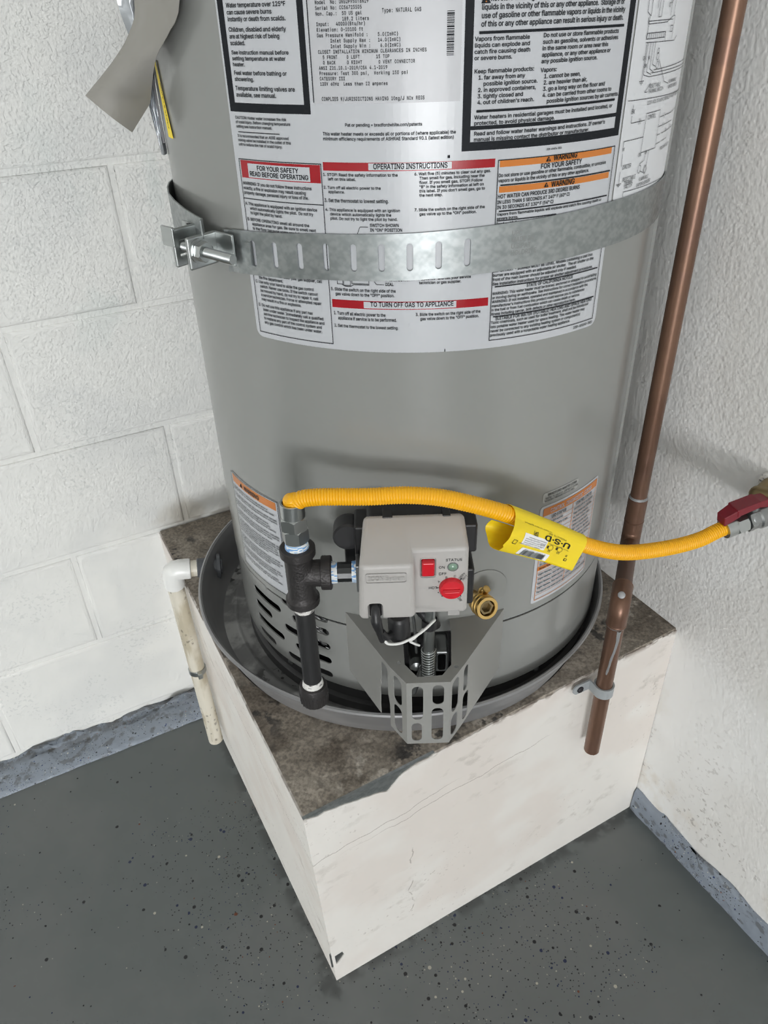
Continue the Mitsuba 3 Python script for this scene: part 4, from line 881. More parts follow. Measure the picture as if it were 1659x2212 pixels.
part(D + '__stem', cat([lathe(DV0 + DVD * .014, sd, [(0, .0058), (.014, .0050), (.016, .0062), (.019, .0062), (.019, .0044), (.027, .0044), (.0275, .0035)], 20), rhull([DV0 + DVD * .014 + sd / np.linalg.norm(sd) * .024 + ET * x_ for x_ in (-.004, .004)], .0018)]), 'brass', 40)

# ================================================================== DRIP LEG (black iron pipe beside the control)
thing('gas_drip_leg', 'black iron pipe tee with capped drip leg left of the gas control', 'pipe')
K = 'gas_drip_leg__'
TU, TD, TZ = -.1385, .045, .7220
up = np.array([0, 0, 1.])
a = P(TU, TD, TZ)
vert = [(-.0395, .0165), (-.0385, .0180), (-.0315, .0182), (-.030, .0165), (-.024, .0148), (.020, .0148), (.0255, .0165), (.0265, .0185), (.0345, .0185), (.0355, .0172)]
tee = man(lathe(a, up, vert, 40)) + man(lathe(a, ET, [(0, .0138), (.014, .0142), (.022, .0145), (.0225, .0175), (.0235, .0182), (.0325, .0182), (.0335, .0170)], 40))
part(K + 'tee', unman(tee), 'iron', 35, 'rough cast iron tee')
em = cat([text_mesh2('HEF', .0045, .012, True, align='c').apply_translation([0, .0195, 0]), text_mesh2('15', .0050, .0060, True, align='c').apply_translation([-.0005, .0035, 0]), text_mesh2('1/2', .0040, .0075, True, align='c').apply_translation([.001, -.0095, 0]),
          tm(*(lambda m: (m.vertices, m.faces))(flat(Point(0, .006).buffer(.0058, quad_segs=12) - Point(0, .006).buffer(.0050, quad_segs=12))))])
cd = (EYE - a) * [1, 1, 0]; cd = ER.copy(); cx_ = np.array([-cd[1], cd[0], 0])
ang = em.vertices[:, 0] / .0149
part(K + 'cast_mark', tm(a + .0152 * (np.cos(ang)[:, None] * cd + np.sin(ang)[:, None] * cx_) + em.vertices[:, 1:2] * up, em.faces), 'iron', False)
part(K + 'thread_tape', lathe(a, up, [(.030, .0128), (.0365, .0124), (.0420, .0116), (.0455, .0110)], 32), 'thread_tape', 40, 'blue and white thread sealant')
part(K + 'thread_tape', lathe(a, ET, [(.030, .0124), (.0350, .0120), (.0395, .0113)], 32), 'thread_tape', 40, 'blue and white thread sealant')
part(K + 'nipple', cat([cyl(a + ET * .038, a + ET * .0605, .01085, 12)]), 'gloss_black', False, 'short shiny black nipple')
part(K + 'thread_tape', lathe(a, ET, [(.0545, .0113), (.0575, .0118), (.0600, .0118)], 32), 'thread_tape', 40, 'blue and white thread sealant')
part(K + 'drip_pipe', cyl(a - up * .030, a - up * .172, .0108, 32), 'black_pipe', 40, 'long black pipe')
part(K + 'thread_tape', lathe(a, -up, [(.036, .0112), (.0400, .0117), (.0480, .0113), (.0500, .0109)], 32), 'white_dope', 40, 'white thread sealant')
part(K + 'thread_tape', lathe(a, -up, [(.1580, .0112), (.1640, .0122), (.1690, .0132)], 32), 'white_dope', 40, 'white thread sealant')
capm = man(lathe(a, -up, [(.1660, .0125), (.1665, .0155), (.1690, .0165), (.1760, .0167), (.1930, .0160), (.1945, .0150), (.1950, .001)], 40)) 
rib = [lathe(a - up * .1770 + .0163 * (math.cos(t) * ER + math.sin(t) * ET), -up, [(0, .0009), (.0155, .0008)], 6) for t in np.linspace(0, 2 * math.pi, 22, endpoint=False)]
part(K + 'cap', cat([unman(capm)] + rib), 'iron', 35, 'ribbed iron end cap')

# ================================================================== GAS HOSE
thing('gas_hose', 'yellow corrugated gas hose looping from the drip leg to the wall valve', 'hose')
K = 'gas_hose__'
hn = a + up * .044
part(K + 'adapter', cat([hexnut(hn + up * .000, hn + up * .0165, .0245, turn=.4), cyl(hn - up * .004, hn + up * .002, .0095, 24)]), 'zinc', 30, 'grey steel hose adapter')
part(K + 'flare_nut', cat([hexnut(hn + up * .0150, hn + up * .0300, .0250, turn=.15), lathe(hn, up, [(.029, .0122), (.0460, .0124), (.0465, .0120), (.0465, .0100), (.034, .0096)], 32)]), 'zinc', 30, 'steel flare nut at the drip leg end')
HEND = np.array([.7300, -.0720, .6985]); HAX = np.array([.20, .93, .20]); HAX /= np.linalg.norm(HAX)
hp = bez([hn + up * .036, hn + up * .050, P(-.1365, .046, .8085), P(-.1295, .0475, .8165), P(-.1150, .0490, .8195), P(-.0970, .0500, .8200), P(-.0620, .0505, .8190), P(-.0290, .0505, .8195), P(.0020, .0510, .8165), P(.0290, .0510, .8095), P(.0710, .0510, .7945),
          [.6960, -.3110, .7605], [.7060, -.2640, .7290], [.7130, -.2140, .7050], [.7190, -.1560, .6925], [.7245, -.1100, .6905], HEND - HAX * .012, HEND + HAX * .010], 3000)
_s = np.r_[0, np.cumsum(np.linalg.norm(np.diff(hp, axis=0), axis=1))]
_q = np.linspace(0, _s[-1], int(_s[-1] / .00275 * 7)); hq = np.stack([np.interp(_q, _s, hp[:, k]) for k in range(3)], 1)
hq_s = hq.copy()
for _ in range(30): hq_s[1:-1] = (hq_s[:-2] + hq_s[2:] + 2 * hq_s[1:-1]) / 4
hr = .00765 + .00118 * np.sqrt(np.abs(np.sin(_q / .00275 * math.pi)))
part(K + 'corrugated_tube', sweep(hq_s, hr, 22), 'hose', 50, 'yellow ribbed tube')
part(K + 'flare_nut', cat([lathe(HEND, HAX, [(-.004, .0098), (-.004, .0122), (.008, .0124)], 32), hexnut(HEND + HAX * .0075, HEND + HAX * .0225, .0245, turn=.2)]), 'zinc', 30, 'steel flare nut at the valve end')

# yellow paper tag wrapped round the hose
thing('hose_tag', 'yellow folded paper tag with barcode wrapped round the gas hose', 'tag')
i0 = np.argmin(np.linalg.norm(hq_s - P(.070, .051, .795), axis=1)); i1 = np.argmin(np.linalg.norm(hq_s - np.array([.7045, -.2730, .7345]), axis=1))
hs = hq_s[i0:i1]; nl = 36; hs = hs[np.linspace(0, len(hs) - 1, nl).astype(int)]
FACE = (EYE - hs.mean(0)); FACE /= np.linalg.norm(FACE)
def tag_frame(s):
    k = s * (nl - 1); i = int(min(nl - 2, math.floor(k))); f = k - i; c = hs[i] * (1 - f) + hs[i + 1] * f
    t = hs[min(nl - 1, i + 2)] - hs[max(0, i - 1)]; t /= np.linalg.norm(t)
    n = FACE - t * (FACE @ t); n /= np.linalg.norm(n); d = np.cross(n, t); 
    if d[2] > 0: d = -d
    return c, t, n, d
def tag_pt(s, w):
    """s along the hose (0 left, 1 right), w round the sheet: -1 back edge .. 0 top of hose .. 1 lower front edge .. 1.6 folded behind"""
    c, t, n, d = tag_frame(s); r = .0098; bul = max(0., 1 - s / .9) ** 1.1
    D = .037 * (1 - s) + .030 * s
    if w < 0:      # behind the hose
        y, z = (r * .5 + D * .55 * -w, -r - .004 * bul + .0 * w)
        return c + d * (y - r) + n * z
    if w < .25:
        g = w / .25 * math.pi; return c + d * (-r * math.sin(g) * 1.0 - (.0 if True else 0)) + n * (-r * math.cos(g) * (1 + .2 * bul))
    q = (w - .25) / .75
    if q <= 1: return c + d * (D * q) + n * (r * (1 + .2 * bul) * (1 - q * .5) + .011 * bul * math.sin(math.pi * min(1, q)) )
    g = q - 1; return c + d * (D * (1 - .9 * g) + .004 * math.sin(math.pi * min(1, g * 3))) + n * (r * .5 - .004 - .022 * bul * math.sin(math.pi * min(1., g)) - .006 * g)
ws = np.r_[np.linspace(-.3, 0, 4), np.linspace(.03, .25, 8), np.linspace(.3, 1, 16), np.linspace(1.05, 1.6, 10)]
ss = np.linspace(0, 1, 30)
edge = lambda w: -.02 + .05 * math.sin(w * 2.4) + (.03 if w > .9 else 0) + .16 * max(0, .32 - abs(w - .25))
TV = np.array([[tag_pt(max(0, edge(w)) * (1 - s) + s, w) for s in ss] for w in ws]); nw, ns = len(ws), len(ss)
TFc = np.vstack([[[i * ns + j, i * ns + j + 1, (i + 1) * ns + j + 1], [i * ns + j, (i + 1) * ns + j + 1, (i + 1) * ns + j]] for i in range(nw - 1) for j in range(ns - 1)])
tagm = trimesh.Trimesh(TV.reshape(-1, 3), TFc, process=False); nn = tagm.vertex_normals
tv2 = np.vstack([tagm.vertices + nn * .00015, tagm.vertices - nn * .00015]); o = len(tagm.vertices)
rim = [i * ns for i in range(nw)] + [(nw - 1) * ns + j for j in range(1, ns)] + [i * ns + ns - 1 for i in range(nw - 2, -1, -1)] + [j for j in range(ns - 2, 0, -1)]
rf = []
for p_, q_ in zip(rim, rim[1:] + rim[:1]): rf += [[p_, q_, q_ + o], [p_, q_ + o, p_ + o]]
part('hose_tag__sheet', tm(tv2, np.vstack([TFc, TFc[:, ::-1] + o, rf])), 'tag', 60)
TL_ = np.linalg.norm(tag_pt(1, .6) - tag_pt(0, .6))
def on_tag(m2, lift=.0009, x0=0., y0=0., sc=1., rot180=True):
    """flat mesh in metres: x along the hose from its left end, y down from the hose on the front of the tag"""
    v = m2.vertices; out = []
    for x, y in v[:, :2]:
        s = min(1, max(0, (x0 + x) / TL_)); w = .25 + .75 * min(1.0, max(0, (y0 + y) / .045)); c, t, n, d = tag_frame(s); out.append(tag_pt(s, w) + n * lift)
    return tm(np.array(out), m2.faces)
def tag_text(s, x, y, cap, width=None, bold=False):
    """printed upside down: starts at x on the right and runs left"""
    m = text_mesh2(s, cap, width, bold); m.vertices[:, :2] = [x, y] - m.vertices[:, :2] * [1, -1] if False else np.c_[x - m.vertices[:, 0], y + m.vertices[:, 1]]
    return on_tag(m)
def tag_box(x0, x1, y0, y1, lift=.0005): 
    gx, gy = np.linspace(x0, x1, 9), np.linspace(y0, y1, 7); m = cat([flat(sbox(a_, c_, b_, d_)) for a_, b_ in zip(gx[:-1], gx[1:]) for c_, d_ in zip(gy[:-1], gy[1:])]); return on_tag(m, lift)
part('hose_tag__white_panel', tag_box(.020, .058, .0135, .0290), 'paper', False)
part('hose_tag__white_panel', tag_box(.026, .072, .0325, .0435), 'paper', False)
pr = [tag_text('U·S·D', .094, .0075, .0072, .043, True), tag_text('PRODUCTS, INC.', .084, .0035, .0020, .030), tag_text('(SP)', .040, .0085, .0050, .008, True)]
for k, s in enumerate(['WARNING: Do not use this connector', 'if it is kinked, bent or damaged. It must', 'not be reused. Check all joints for', 'leaks with soapy water before use.', 'Keep away from chemicals.']): pr.append(tag_text(s, .0565 if k else .0505, .0275 - k * .0026, .0015, .0345 - .004 * (k == 4)))
pr += [tag_text('Para uso con gas natural y propano', .094, .0170, .0015, .034), tag_text('For outdoor and indoor appliances', .060, .0012, .0015, .042), tag_text('Read all instructions', .056, .0462 - .003, .0012, .03)]
rb = random.Random(9); x = .031
while x < .066:
    w = rb.choice([.0004, .0008, .0012]); pr.append(on_tag(flat(sbox(x, .0355, x + w, .0430)), .0010)); x += w + rb.choice([.0005, .0007, .0010])
pr.append(tag_text('0 49057 10273 8', .0655, .0339, .0015, .034))
pr += [on_tag(flat((Polygon([(.052, .0275), (.0555, .0215), (.0485, .0215)]) - Polygon([(.052, .0268), (.0547, .0219), (.0493, .0219)]))), .0007)]
for cx_, cy_ in ((.066, .0225), (.081, .0205)): pr.append(on_tag(flat(Point(cx_, cy_).buffer(.0040, quad_segs=8) - Point(cx_, cy_).buffer(.0036, quad_segs=8)).union(sbox(0, 0, 0, 0)) if False else flat(Point(cx_, cy_).buffer(.0040, quad_segs=8) - Point(cx_, cy_).buffer(.0035, quad_segs=8)), .0010)); pr.append(on_tag(flat(sbox(cx_ - .0062, cy_ - .002, cx_ - .0042, cy_ + .002)), .0010)); pr.append(on_tag(flat(sbox(cx_ - .0022, cy_ + .0044, cx_ + .0022, cy_ + .0064) - sbox(cx_ - .0017, cy_ + .0048, cx_ + .0017, cy_ + .0060)), .0010))
pr += [on_tag(flat(sbox(.0945, .0300, .0985, .0340) - sbox(.0955, .0305, .0980, .0332)), .0006), on_tag(flat(sbox(.094, .0245, .0965, .0252)), .0006), on_tag(flat(sbox(.094, .0262, .0965, .0270)), .0006), on_tag(flat(sbox(.009, .026, .014, .0315) - sbox(.0095, .0265, .0135, .031)), .0010)]
part('hose_tag__lettering', cat(pr), 'ink', False)

# ================================================================== SHUT-OFF VALVE
thing('shutoff_valve', 'grey gas shut-off valve with dark red handle on the plaster wall', 'valve')
K = 'shutoff_valve__'
v0 = HEND + HAX * .0220
part(K + 'body', cat([lathe(v0, HAX, [(-.001, .0080), (.003, .0080), (.004, .0125), (.007, .0140), (.014, .0140), (.016, .0155), (.036, .0160), (.038, .0140), (.052, .0135)], 32), hexnut(v0 + HAX * .002, v0 + HAX * .010, .026)]), 'dark_zinc', 35, 'dull grey valve body')
hx, hy, hz = frame(HAX); hu = np.array([0, 0, 1.]) - HAX * HAX[2]; hu /= np.linalg.norm(hu); hs_ = np.cross(HAX, hu)
part(K + 'stem', cyl(v0 + HAX * .012 + hu * .010, v0 + HAX * .012 + hu * .021, .006, 16), 'dark_zinc', 35)
def vp(a_, b_, c_): return v0 + HAX * (a_ * .95 - .018) + hs_ * b_ * .9 + hu * (c_ * .85 + .0005)
def vh(pts, r): return rhull([vp(*p) for p in pts], r)
hd = man(vh([(-.012, -.0065, .024), (-.012, .0065, .024), (.006, -.0085, .030), (.006, .0085, .030), (.006, -.0085, .020), (.006, .0085, .020), (-.012, -.0065, .012), (-.012, .0065, .012)], .0012)) + man(vh([(.004, -.009, .031), (.004, .009, .031), (.034, -.009, .031), (.034, .009, .031), (.004, -.009, .022), (.004, .009, .022), (.034, -.009, .024), (.034, .009, .024)], .0012)) + man(vh([(.030, -.008, .031), (.030, .008, .031), (.046, -.007, .028), (.046, .007, .028), (.030, -.008, .024), (.046, -.007, .018), (.030, .008, .024), (.046, .007, .018)], .0012))
part(K + 'handle', unman(hd), 'dark_red', 30, 'dark red lever handle')
thing('brass_wall_fitting', 'small worn brass fitting sticking out of the plaster wall at right', 'fitting')
part('brass_wall_fitting__elbow', cat([cyl([.7170, .010, .7280], [.7250, -.022, .7260], .0085, 20), rhull([[.7255, -.024, .7260], [.7420, -.020, .7300]], [.0105, .0095])]), 'dark_brass', 35)
part('brass_wall_fitting__collar', lathe([.7150, .0085, .7285], [.22, -.95, 0], [(0, .012), (.006, .0115), (.007, .009)], 20), 'white_dope', 35)

# ================================================================== COPPER PIPE
thing('copper_pipe', 'brown copper discharge pipe running down in front of the plaster wall', 'pipe')
K = 'copper_pipe__'
CU = np.array([.5757, -.050, 0.]); CL = np.array([.6715, -.1562, 0.]); rc_ = .0111
zh = .5740; ed = (CL - CU); eL = np.linalg.norm(ed); ed /= eL
part(K + 'upper_pipe', cyl(CU + up * .60, CU + up * 1.62, rc_, 32), 'copper', 40)
def elbow(c, d_in, d_out, R=.017, n=10):
    """bend at corner c, arriving along d_in, leaving along d_out"""
    A = c - d_in * R; pts = [c - d_in * (R + .018)]; 
    for t in np.linspace(0, math.pi / 2, n): pts.append(c - d_in * R + d_in * R * math.sin(t) + d_out * R * (1 - math.cos(t)))
    pts.append(c + d_out * (R + .018)); return np.array(pts)
def elbow_mesh(c, d1, d2):
    pts = elbow(c, d1, d2); r = np.full(len(pts), .0130); m = sweep(pts, r, 28)
    l1 = lathe(pts[0] - d1 * .0005, d1, [(0, .0112), (.0004, .0134), (.0022, .0134), (.003, .0129)], 28); l2 = lathe(pts[-1] + d2 * .0005, -d2, [(0, .0112), (.0004, .0134), (.0022, .0134), (.003, .0129)], 28)
    return cat([m, l1, l2]), pts
e1, p1_ = elbow_mesh(CU + up * zh, -up, ed); e2, p2_ = elbow_mesh(CL + up * zh, ed, -up)
part(K + 'elbow', e1, 'copper', 45); part(K + 'cross_pipe', cyl(CU + up * zh + ed * .03, CL + up * zh - ed * .03, rc_, 32), 'copper_dark', 40)
part(K + 'elbow', e2, 'copper', 45)
part(K + 'lower_pipe', unman(man(cyl(CL + up * .287, CL + up * (zh - .03), rc_, 32)) - man(cyl(CL + up * .280, CL + up * .33, rc_ - .0014, 24))), 'copper', 40)
part(K + 'coupling', lathe(CU + up * .605, up, [(0, .0114), (.0006, .0130), (.040, .0130), (.0408, .0114)], 32), 'copper', 40)
sold = [lathe(CU + up * (.605 + .0405), up, [(0, .0130), (.0015, .0124), (.003, .0113)], 28), lathe(p2_[-1] + up * .001, -up, [(0, .0134), (.002, .0130), (.004, .0113)], 28), lathe(p1_[-1] - ed * .001, ed, [(0, .0134), (.002, .0128), (.0035, .0113)], 28), lathe(p2_[0] + ed * .001, -ed, [(0, .0134), (.002, .0128), (.0035, .0113)], 28)]
for q in sold: part(K + 'solder_ring', q, 'solder', 40, 'grey solder ring at a joint')
# solder run and a drip on the lower pipe
cam_d = (EYE - CL) * [1, 1, 0]; cam_d /= np.linalg.norm(cam_d); sd_ = np.array([-cam_d[1], cam_d[0], 0])
def run_pt(t, z): return CL + up * z + (rc_ + .0003) * (math.cos(t) * cam_d + math.sin(t) * sd_)
rl = []
for k, (t, z, wd) in enumerate([(.55, .535, .010), (.52, .528, .008), (.56, .518, .007), (.50, .508, .006), (.40, .498, .0055), (.28, .490, .0055), (.18, .480, .0050), (.15, .472, .0045), (.05, .462, .0052), (.0, .456, .0035)]): rl.append((t, z, wd))
V_ = []
for t, z, wd in rl: V_ += [run_pt(t - wd / rc_ / 3.2, z), run_pt(t, z) + .0012 * (math.cos(t) * cam_d + math.sin(t) * sd_), run_pt(t + wd / rc_ / 3.2, z)]
F_ = []
for k in range(len(rl) - 1):
    b_ = 3 * k
    for j in (0, 1): F_ += [[b_ + j, b_ + j + 1, b_ + j + 4], [b_ + j, b_ + j + 4, b_ + j + 3]]
part(K + 'solder_run', tm(V_, F_), 'solder', 60, 'grey run of solder down the pipe')
part(K + 'solder_spot', tm(*(lambda m: (m.vertices * [.0048, .0048, .0012] , m.faces))(trimesh.creation.icosphere(subdivisions=2))).apply_transform(trimesh.geometry.align_vectors([0, 0, 1], cam_d * .8 + up * .6)).apply_translation(CL + up * (zh + .006) - ed * .010 + (cam_d * .8 + up * .6) * .0118), 'solder', 60, 'round blob of solder')
thing('pipe_strap', 'grey strap clamping the copper pipe to the pedestal side', 'strap')
K = 'pipe_strap__'
zs = .4180
ring_ = lathe(CL + up * (zs - .0085), up, [(0, .0116), (0, .0140), (.017, .0140), (.017, .0116)], 36, cap=False)
ring_ = cat([ring_, lathe(CL + up * (zs - .0085), up, [(.017, .0116), (0, .0116)], 36, cap=False)])
part(K + 'loop', ring_, 'grey_plastic', 35)
ty = np.array([.02, -.999, 0])
part(K + 'tab', extr(sbox(0, -.0085, .022, .0085).union(Point(.022, 0).buffer(.0085)), .0022).apply_transform(np.array([[-.017, 0, 1, .6552], [-.999, 0, 0, CL[1] - .0105], [0, 1, 0, zs], [0, 0, 0, 1]])), 'grey_plastic', False)
part(K + 'standoff', rbox((.6555, CL[1] - .0135, zs - .0085), (.6730, CL[1] - .0108, zs + .0085), .0008), 'grey_plastic', 30)
part(K + 'screw', lathe([.6565, CL[1] - .029, zs - .001], [1, 0, 0], [(0, .0052), (.0022, .0050), (.0034, .0030), (.0028, .0012)], 16), 'steel_inside', 35, 'dark screw head')

# ================================================================== PAN DRAIN PIPE
thing('pan_drain_pipe', 'yellowed white plastic drain pipe with elbow running down beside the pedestal', 'pipe')
K = 'pan_drain_pipe__'
E0 = np.array([.1745, -.6225, .4690]); N0 = np.array([.1935, -.5480, .4610]); dx = N0 - E0; L0 = np.linalg.norm(dx); dx /= L0
part(K + 'elbow', sweep(np.vstack([[E0 + dx * .030], [E0 + dx * .0285], [E0 + dx * .012], [E0 + dx * .006 - up * .0012], [E0 + dx * .0015 - up * .0045], [E0 - up * .0105], [E0 - up * .032], [E0 - up * .034]]), [.0150, .0166, .0166, .0168, .0168, .0166, .0166, .0152], 28), 'pvc', 50, 'white plastic elbow')
PE = np.array([.1850, -.6170, .0620])
part(K + 'down_pipe', unman(man(cyl(E0 - up * .028, PE, .0133, 32)) - man(cyl(PE - up * .01, PE + up * .05, .0108, 24))), 'old_pvc', 40, 'yellowed dirty pipe')
part(K + 'short_pipe', cyl(E0 + dx * .026, E0 + dx * .046, .0133, 28), 'old_pvc', 40, 'short yellowed pipe')
part(K + 'pan_adapter', cat([lathe(E0, dx, [(.040, .0135), (.0405, .0152)] + [(.041 + k * .0008, .0152 + (.0004 if k % 2 else 0)) for k in range(22)] + [(.0595, .0150)], 32), lathe(N0 - dx * .006, dx, [(0, .0120), (.0, .0205), (.0050, .0205), (.0060, .0190), (.0062, .0125), (.0, .0115)], 32, cap=False), lathe(N0 - dx * .012, dx, [(0, .0125), (.014, .0125), (.015, .0115), (.0150, .0100), (.004, .0095), (.004, .0002)], 28)]), 'grey_pvc', 35, 'dark grey threaded pan adapter with nut')
thing('pipe_clamp', 'small shiny metal clamp round the drain pipe', 'clamp')
cdir = PE - E0; cdir /= np.linalg.norm(cdir); cc = E0 + cdir * ((E0[2] - .2480) / -cdir[2])
part('pipe_clamp__band', cat([lathe(cc - cdir * .005, cdir, [(0, .0134), (0, .0148), (.001, .0153), (.009, .0153), (.010, .0148), (.010, .0134)], 32, cap=False)]), 'zinc', 40)
part('pipe_clamp__ear', rbox(cc + [.0115, -.004, -.006], cc + [.0215, .004, .006], .0012), 'zinc', 30)

# ================================================================== SEISMIC STRAP
thing('seismic_strap', 'slotted galvanised strap round the water heater with bolt at left', 'strap')
K = 'seismic_strap__'
zc = lambda th: np.interp(th, [-160, -90, -70, -47, -30, -12, 9, 35, 60, 120], [1.030, 1.031, 1.0245, 1.0310, 1.0330, 1.0370, 1.0405, 1.0410, 1.0420, 1.043])
hw = .0200
b = man(shell(R0 + .0016, R0 + .0030, -68.6, 120, lambda t: zc(t) - hw, lambda t: zc(t) + hw, 150))
for th in (-57.73, -52.05, -46.64, -41.28, -36.06, -30.89, -25.67, -20.41): b = b - tall_slot(th, float(zc(th)) - .0118, float(zc(th)) + .0118, .0056, R0 - .01, R0 + .01)
b = b - tall_slot(-63.1, float(zc(-63.1)) - .0118, float(zc(-63.1)) + .0118, .0058, R0 - .01, R0 + .01)
part(K + 'band', radial_ply(unman(b), 'galvanised'), 'galvanised')
def strip(path, z, h, t):
    """upright metal strip through plan points, h tall, t thick"""
    path = np.asarray(path, float); d = np.gradient(path, axis=0); d /= np.linalg.norm(d, axis=1, keepdims=True); n = np.c_[d[:, 1], -d[:, 0]]
    z = np.broadcast_to(z, len(path)); rings = []
    for p, q, zz in zip(path, n, z): rings.append([(*(p - q * t / 2), zz - h), (*(p + q * t / 2), zz - h), (*(p + q * t / 2), zz + h), (*(p - q * t / 2), zz + h)])
    return ring_mesh(np.array(rings), True)
pol = lambda th, r: (OX + r * math.cos(math.radians(th)), OY + r * math.sin(math.radians(th)))
# upset tab of the first slot and the free end of the band
part(K + 'tab', unman(man(shell(R0 + .0028, R0 + .0070, -64.6, -63.2, float(zc(-64)) - .0105, float(zc(-64)) + .0105, 3))), 'galvanised', 30)
part(K + 'band_end', strip([pol(-68.4, R0 + .0024), pol(-69.5, R0 + .0030), pol(-70.4, R0 + .0050)], 1.0245, .0195, .0014), 'galvanised', False)
# second band coming round from the back wall, curling off the jacket
part(K + 'band', strip([pol(t, r) for t, r in ((-150, R0 + .0025), (-130, R0 + .0025), (-112, R0 + .003), (-104, R0 + .0045), (-98, R0 + .0075), (-92, R0 + .0115), (-86, R0 + .0145), (-80, R0 + .0175), (-75, R0 + .0200), (-72.2, R0 + .0212), (-71.6, R0 + .0255))], [1.036, 1.036, 1.039, 1.042, 1.043, 1.0425, 1.0415, 1.0395, 1.0375, 1.0365, 1.036], .0190, .0014), 'galvanised', 40, 'strap end curling away from the jacket at left')
RBo = R0 + .0340
def tang(th, r, z): return np.array([*pol(th, r), z])
bdir = tang(-62.6, RBo - .002, 1.0285) - tang(-76.6, RBo + .001, 1.0300); bL = np.linalg.norm(bdir); bdir /= bL; b0 = tang(-76.6, RBo + .001, 1.0300)
_, _, _ = 0, 0, 0
brd = np.cross(up, bdir); brd /= np.linalg.norm(brd)
if brd @ (b0 - O3) < 0: brd = -brd
bup = np.cross(bdir, brd); bup = bup if bup[2] > 0 else -bup
def bb_(lo, hi, r=.0012):
    m = rhull([b0 + bdir * x + brd * y + bup * z for x, y, z in corners(np.add(lo, r), np.subtract(hi, r))], r); return m
_th = np.linspace(0, bL, 400)
part(K + 'bolt', cat([sweep(b0 + bdir * _th[:, None], .0044 + .0004 * np.sin(_th / .0013 * 2 * math.pi), 16)]), 'zinc', 60, 'threaded bolt')
brk1 = man(bb_((.004, -.016, -.0165), (.0085, .0135, .0185), .0018)) - man(bb_((-.01, -.006, -.008), (.03, .008, .008), .002))
brk1 = brk1 + man(bb_((-.009, .0100, .002), (.0085, .0135, .0200))) + man(bb_((-.012, -.0165, -.0165), (.008, -.0135, .0185)))
part(K + 'bracket', unman(brk1), 'zinc', 32, 'bent steel bracket at the left end of the bolt')
part(K + 'bolt_head', bb_((-.0015, -.0050, -.0062), (.0045, .0066, .0062), .001), 'zinc', 30)
brk2 = man(bb_((.0225, -.0225, -.0165), (.0270, .0120, .0135), .0022)) + man(bb_((.0245, -.0240, -.0160), (.050, -.0210, .0130), .001))
part(K + 'bracket', unman(brk2), 'zinc', 32, 'bent steel bracket on the strap end')
part(K + 'nut', cat([hexnut(b0 + bdir * .0290, b0 + bdir * .0375, .0165, turn=.3), cyl(b0 + bdir * .0272, b0 + bdir * .0290, .0112, 24)]), 'zinc', 30, 'flanged hex nut')
# small stamped letters on the strap
st = [block_cyl(-12.2, float(zc(-8)) + .0085, .0056, 2, .019, .0040, ["UPC", "MADE IN", "U.S.PAT", "HOLDRITE"], '', R0 + .0032)]
part(K + 'stamping', cat(st), 'dark_zinc', False, 'faint stamped lettering')

# ================================================================== DOCUMENT POUCH AND LOOSE FLAP
thing('document_pouch', 'clear plastic pouch of papers hanging on the left side of the heater', 'pouch')
K = 'document_pouch__'
def sheet3(rows, t=.0004):
    """sheet through rows of 3-d points, given a thickness"""
    A = np.asarray(rows, float); r, c, _ = A.shape; i = np.arange(r * c).reshape(r, c)
    f = np.vstack([np.stack([i[:-1, :-1].ravel(), i[:-1, 1:].ravel(), i[1:, 1:].ravel()], 1), np.stack([i[:-1, :-1].ravel(), i[1:, 1:].ravel(), i[1:, :-1].ravel()], 1)])
    m = trimesh.Trimesh(A.reshape(-1, 3), f, process=False); n = m.vertex_normals; o = r * c
    rim = list(i[0]) + list(i[1:, -1]) + list(i[-1, -2::-1]) + list(i[-2:0, 0][::-1] if False else i[1:-1, 0][::-1]); rf = []
    for p_, q_ in zip(rim, rim[1:] + rim[:1]): rf += [[p_, q_, q_ + o], [p_, q_ + o, p_ + o]]
    return tm(np.vstack([m.vertices + n * t / 2, m.vertices - n * t / 2]), np.vstack([f, f[:, ::-1] + o, rf]))
zr = np.linspace(1.088, 1.45, 30)
def pouch_col(th, dr, wav): return [np.array([*pol(th + wav * math.sin(z * 45 + th), R0 + dr + .0012 * math.sin(z * 60 + th * .7)), z]) for z in zr]
# plastic standing off the jacket past its silhouette
lipw = lambda z: float(np.interp(z, [1.088, 1.13, 1.17, 1.224, 1.45], [.0060, .0090, .0135, .0210, .0220]))
lip = lambda q, k: [np.array([.300 + .004 * math.sin(z * 50 + k), -.5425 - lipw(z) * q + .0010 * math.sin(z * 70 + k), z]) for z in zr]
part(K + 'sleeve', sheet3(np.transpose(np.array([lip(q, q * 7) for q in (0, .2, .35, .5, .62, .8, 1.)]), (1, 0, 2)), .0006), 'film', 50, 'crumpled clear plastic edge')
_r = np.linspace(0, 1, 12)
part(K + 'leaflet', shell(R0 + .0016, R0 + .0028, -104, -91.5, 1.194, 1.45, 10), 'paper', 40, 'white leaflet')
_lx = math.radians(-96.2) * R0
part(K + 'leaflet__lettering', cat([oncyl(text_mesh2('S', .026, None, True).apply_translation([_lx, 1.2130, 0]), R0 + .0031)]), 'ink', True)
part(K + 'edge_trim', cat([shell(R0 + .0010, R0 + .0034, -104.5, -102.8, 1.10, 1.45, 2)]), 'ink_grey', False)
def tilt_patch(z0, z1, ta0, ta1, tb0, tb1, r, n=6):
    z = np.linspace(z0, z1, n); rows = [[CY(np.array(t), zz, r) for t in np.linspace(a_, b_, 5)] for zz, a_, b_ in zip(z, np.linspace(ta0, tb0, n), np.linspace(ta1, tb1, n))]; return sheet3(rows, .0003)
part(K + 'yellow_sticker', tilt_patch(1.112, 1.176, -92.2, -88.6, -94.4, -92.8, R0 + .0014), 'yellow_sticker', 40, 'narrow yellow sticker')
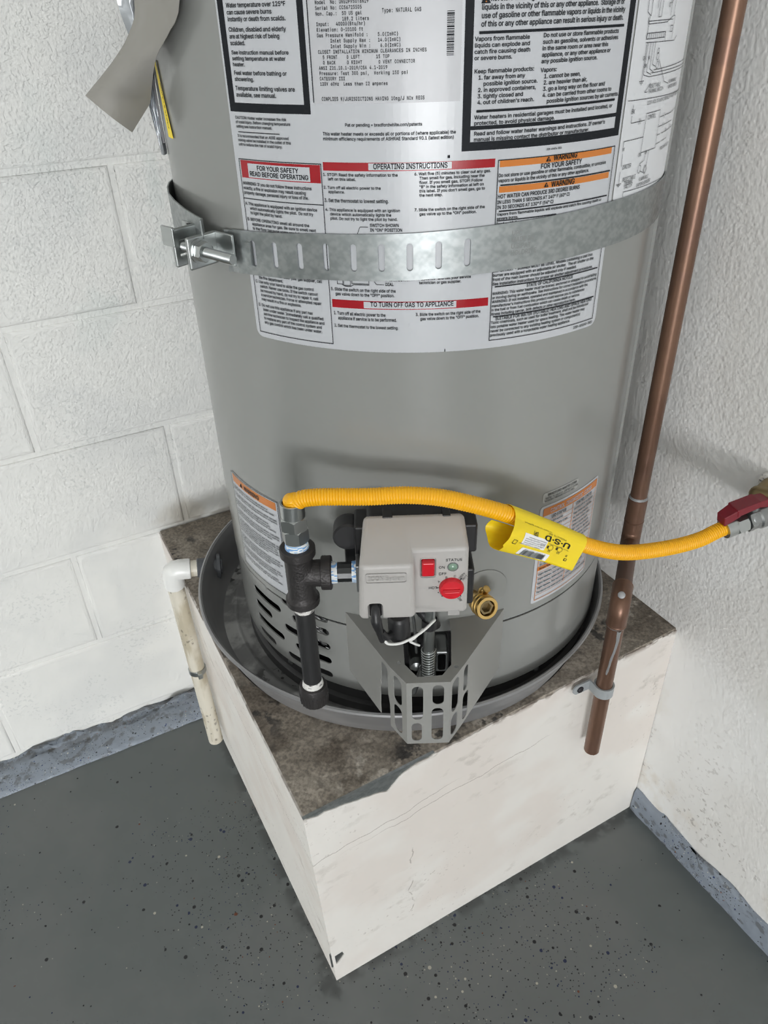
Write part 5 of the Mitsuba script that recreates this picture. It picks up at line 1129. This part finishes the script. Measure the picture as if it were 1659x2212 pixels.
_yt = text_mesh2('PARTS & LABOR', .0028, .038); _yv = _yt.vertices.copy(); _yt.vertices = np.c_[math.radians(-90.2) * R0 - _yv[:, 1] - (_yv[:, 0]) * .12, 1.120 + _yv[:, 0], _yv[:, 2] * 0]
part(K + 'yellow_sticker__lettering', oncyl(_yt, R0 + .0018), 'ink', False)

thing('paper_flap', 'loose grey backing sheet hanging off the pouch at upper left', 'paper')
rows_ = []
Lk = [(np.array([.336, -.5560, 1.3000]), CY(np.array(-69.0), 1.3000, R0 + .012)), (np.array([.334, -.5560, 1.2230]), CY(np.array(-71.3), 1.2220, R0 + .013)), (np.array([.334, -.5660, 1.1980]), CY(np.array(-76.7), 1.1980, R0 + .013)),
      (np.array([.333, -.5860, 1.1760]), CY(np.array(-83.0), 1.1790, R0 + .014)), (np.array([.332, -.6170, 1.1500]), np.array([.3400, -.5600, 1.1400])), (np.array([.330, -.6165, 1.1490]), np.array([.3310, -.5805, 1.1155]))]
for (a_, b_) in Lk[:5]: rows_.append([a_ * (1 - s) + b_ * s + np.array([.010, -.003, 0]) * math.sin(math.pi * s) for s in np.linspace(0, 1, 10)])
A = np.array(rows_); A = np.stack([np.stack([bez(A[:, j], 24)[k] for j in range(10)]) for k in range(24)])
end = np.stack([Lk[4][0] * (1 - s) + Lk[5][1] * s + np.array([.012, -.002, 0]) * math.sin(math.pi * s) for s in np.linspace(0, 1, 10)])
A = np.concatenate([A, (A[-1:] * .5 + end[None] * .5), end[None]])
part('paper_flap', sheet3(A, .0005), 'flap', 60)

# ================================================================== POWER CORD
thing('power_cord', 'black power plug and cord hanging from the gas control', 'cord')
K = 'power_cord__'
pc = [P(-.0600, .0900, .7190), P(-.0600, .1000, .7140), P(-.0595, .1030, .7040), P(-.0575, .1020, .6930)]
part(K + 'plug', sweep(bez(pc, 20), np.interp(np.linspace(0, 1, 20), [0, .55, .6, 1], [.0046, .0048, .0056, .0046]), 16), 'black_plastic', 40)
part(K + 'strain_relief', sweep(bez([P(-.0578, .1020, .6950), P(-.0562, .1005, .684), P(-.0545, .0985, .6730)], 16), np.interp(np.linspace(0, 1, 16), [0, .5, 1], [.0044, .0036, .0030]), 14), 'black_plastic', 40)
part(K + 'cord', sweep(bez([P(-.0555, .099, .686), P(-.0500, .0960, .6760), P(-.0440, .085, .672), P(-.0380, .070, .676), P(-.034, .058, .69)], 30), .0042, 12), 'black_plastic', 60)
part(K + 'ferrite', cat([lathe(P(-.0370, .0790, .6890), [0.05, .02, -1], [(0, .0090), (.004, .0115), (.026, .0118), (.030, .0100), (.031, .004)], 24)]), 'black_plastic', 40)
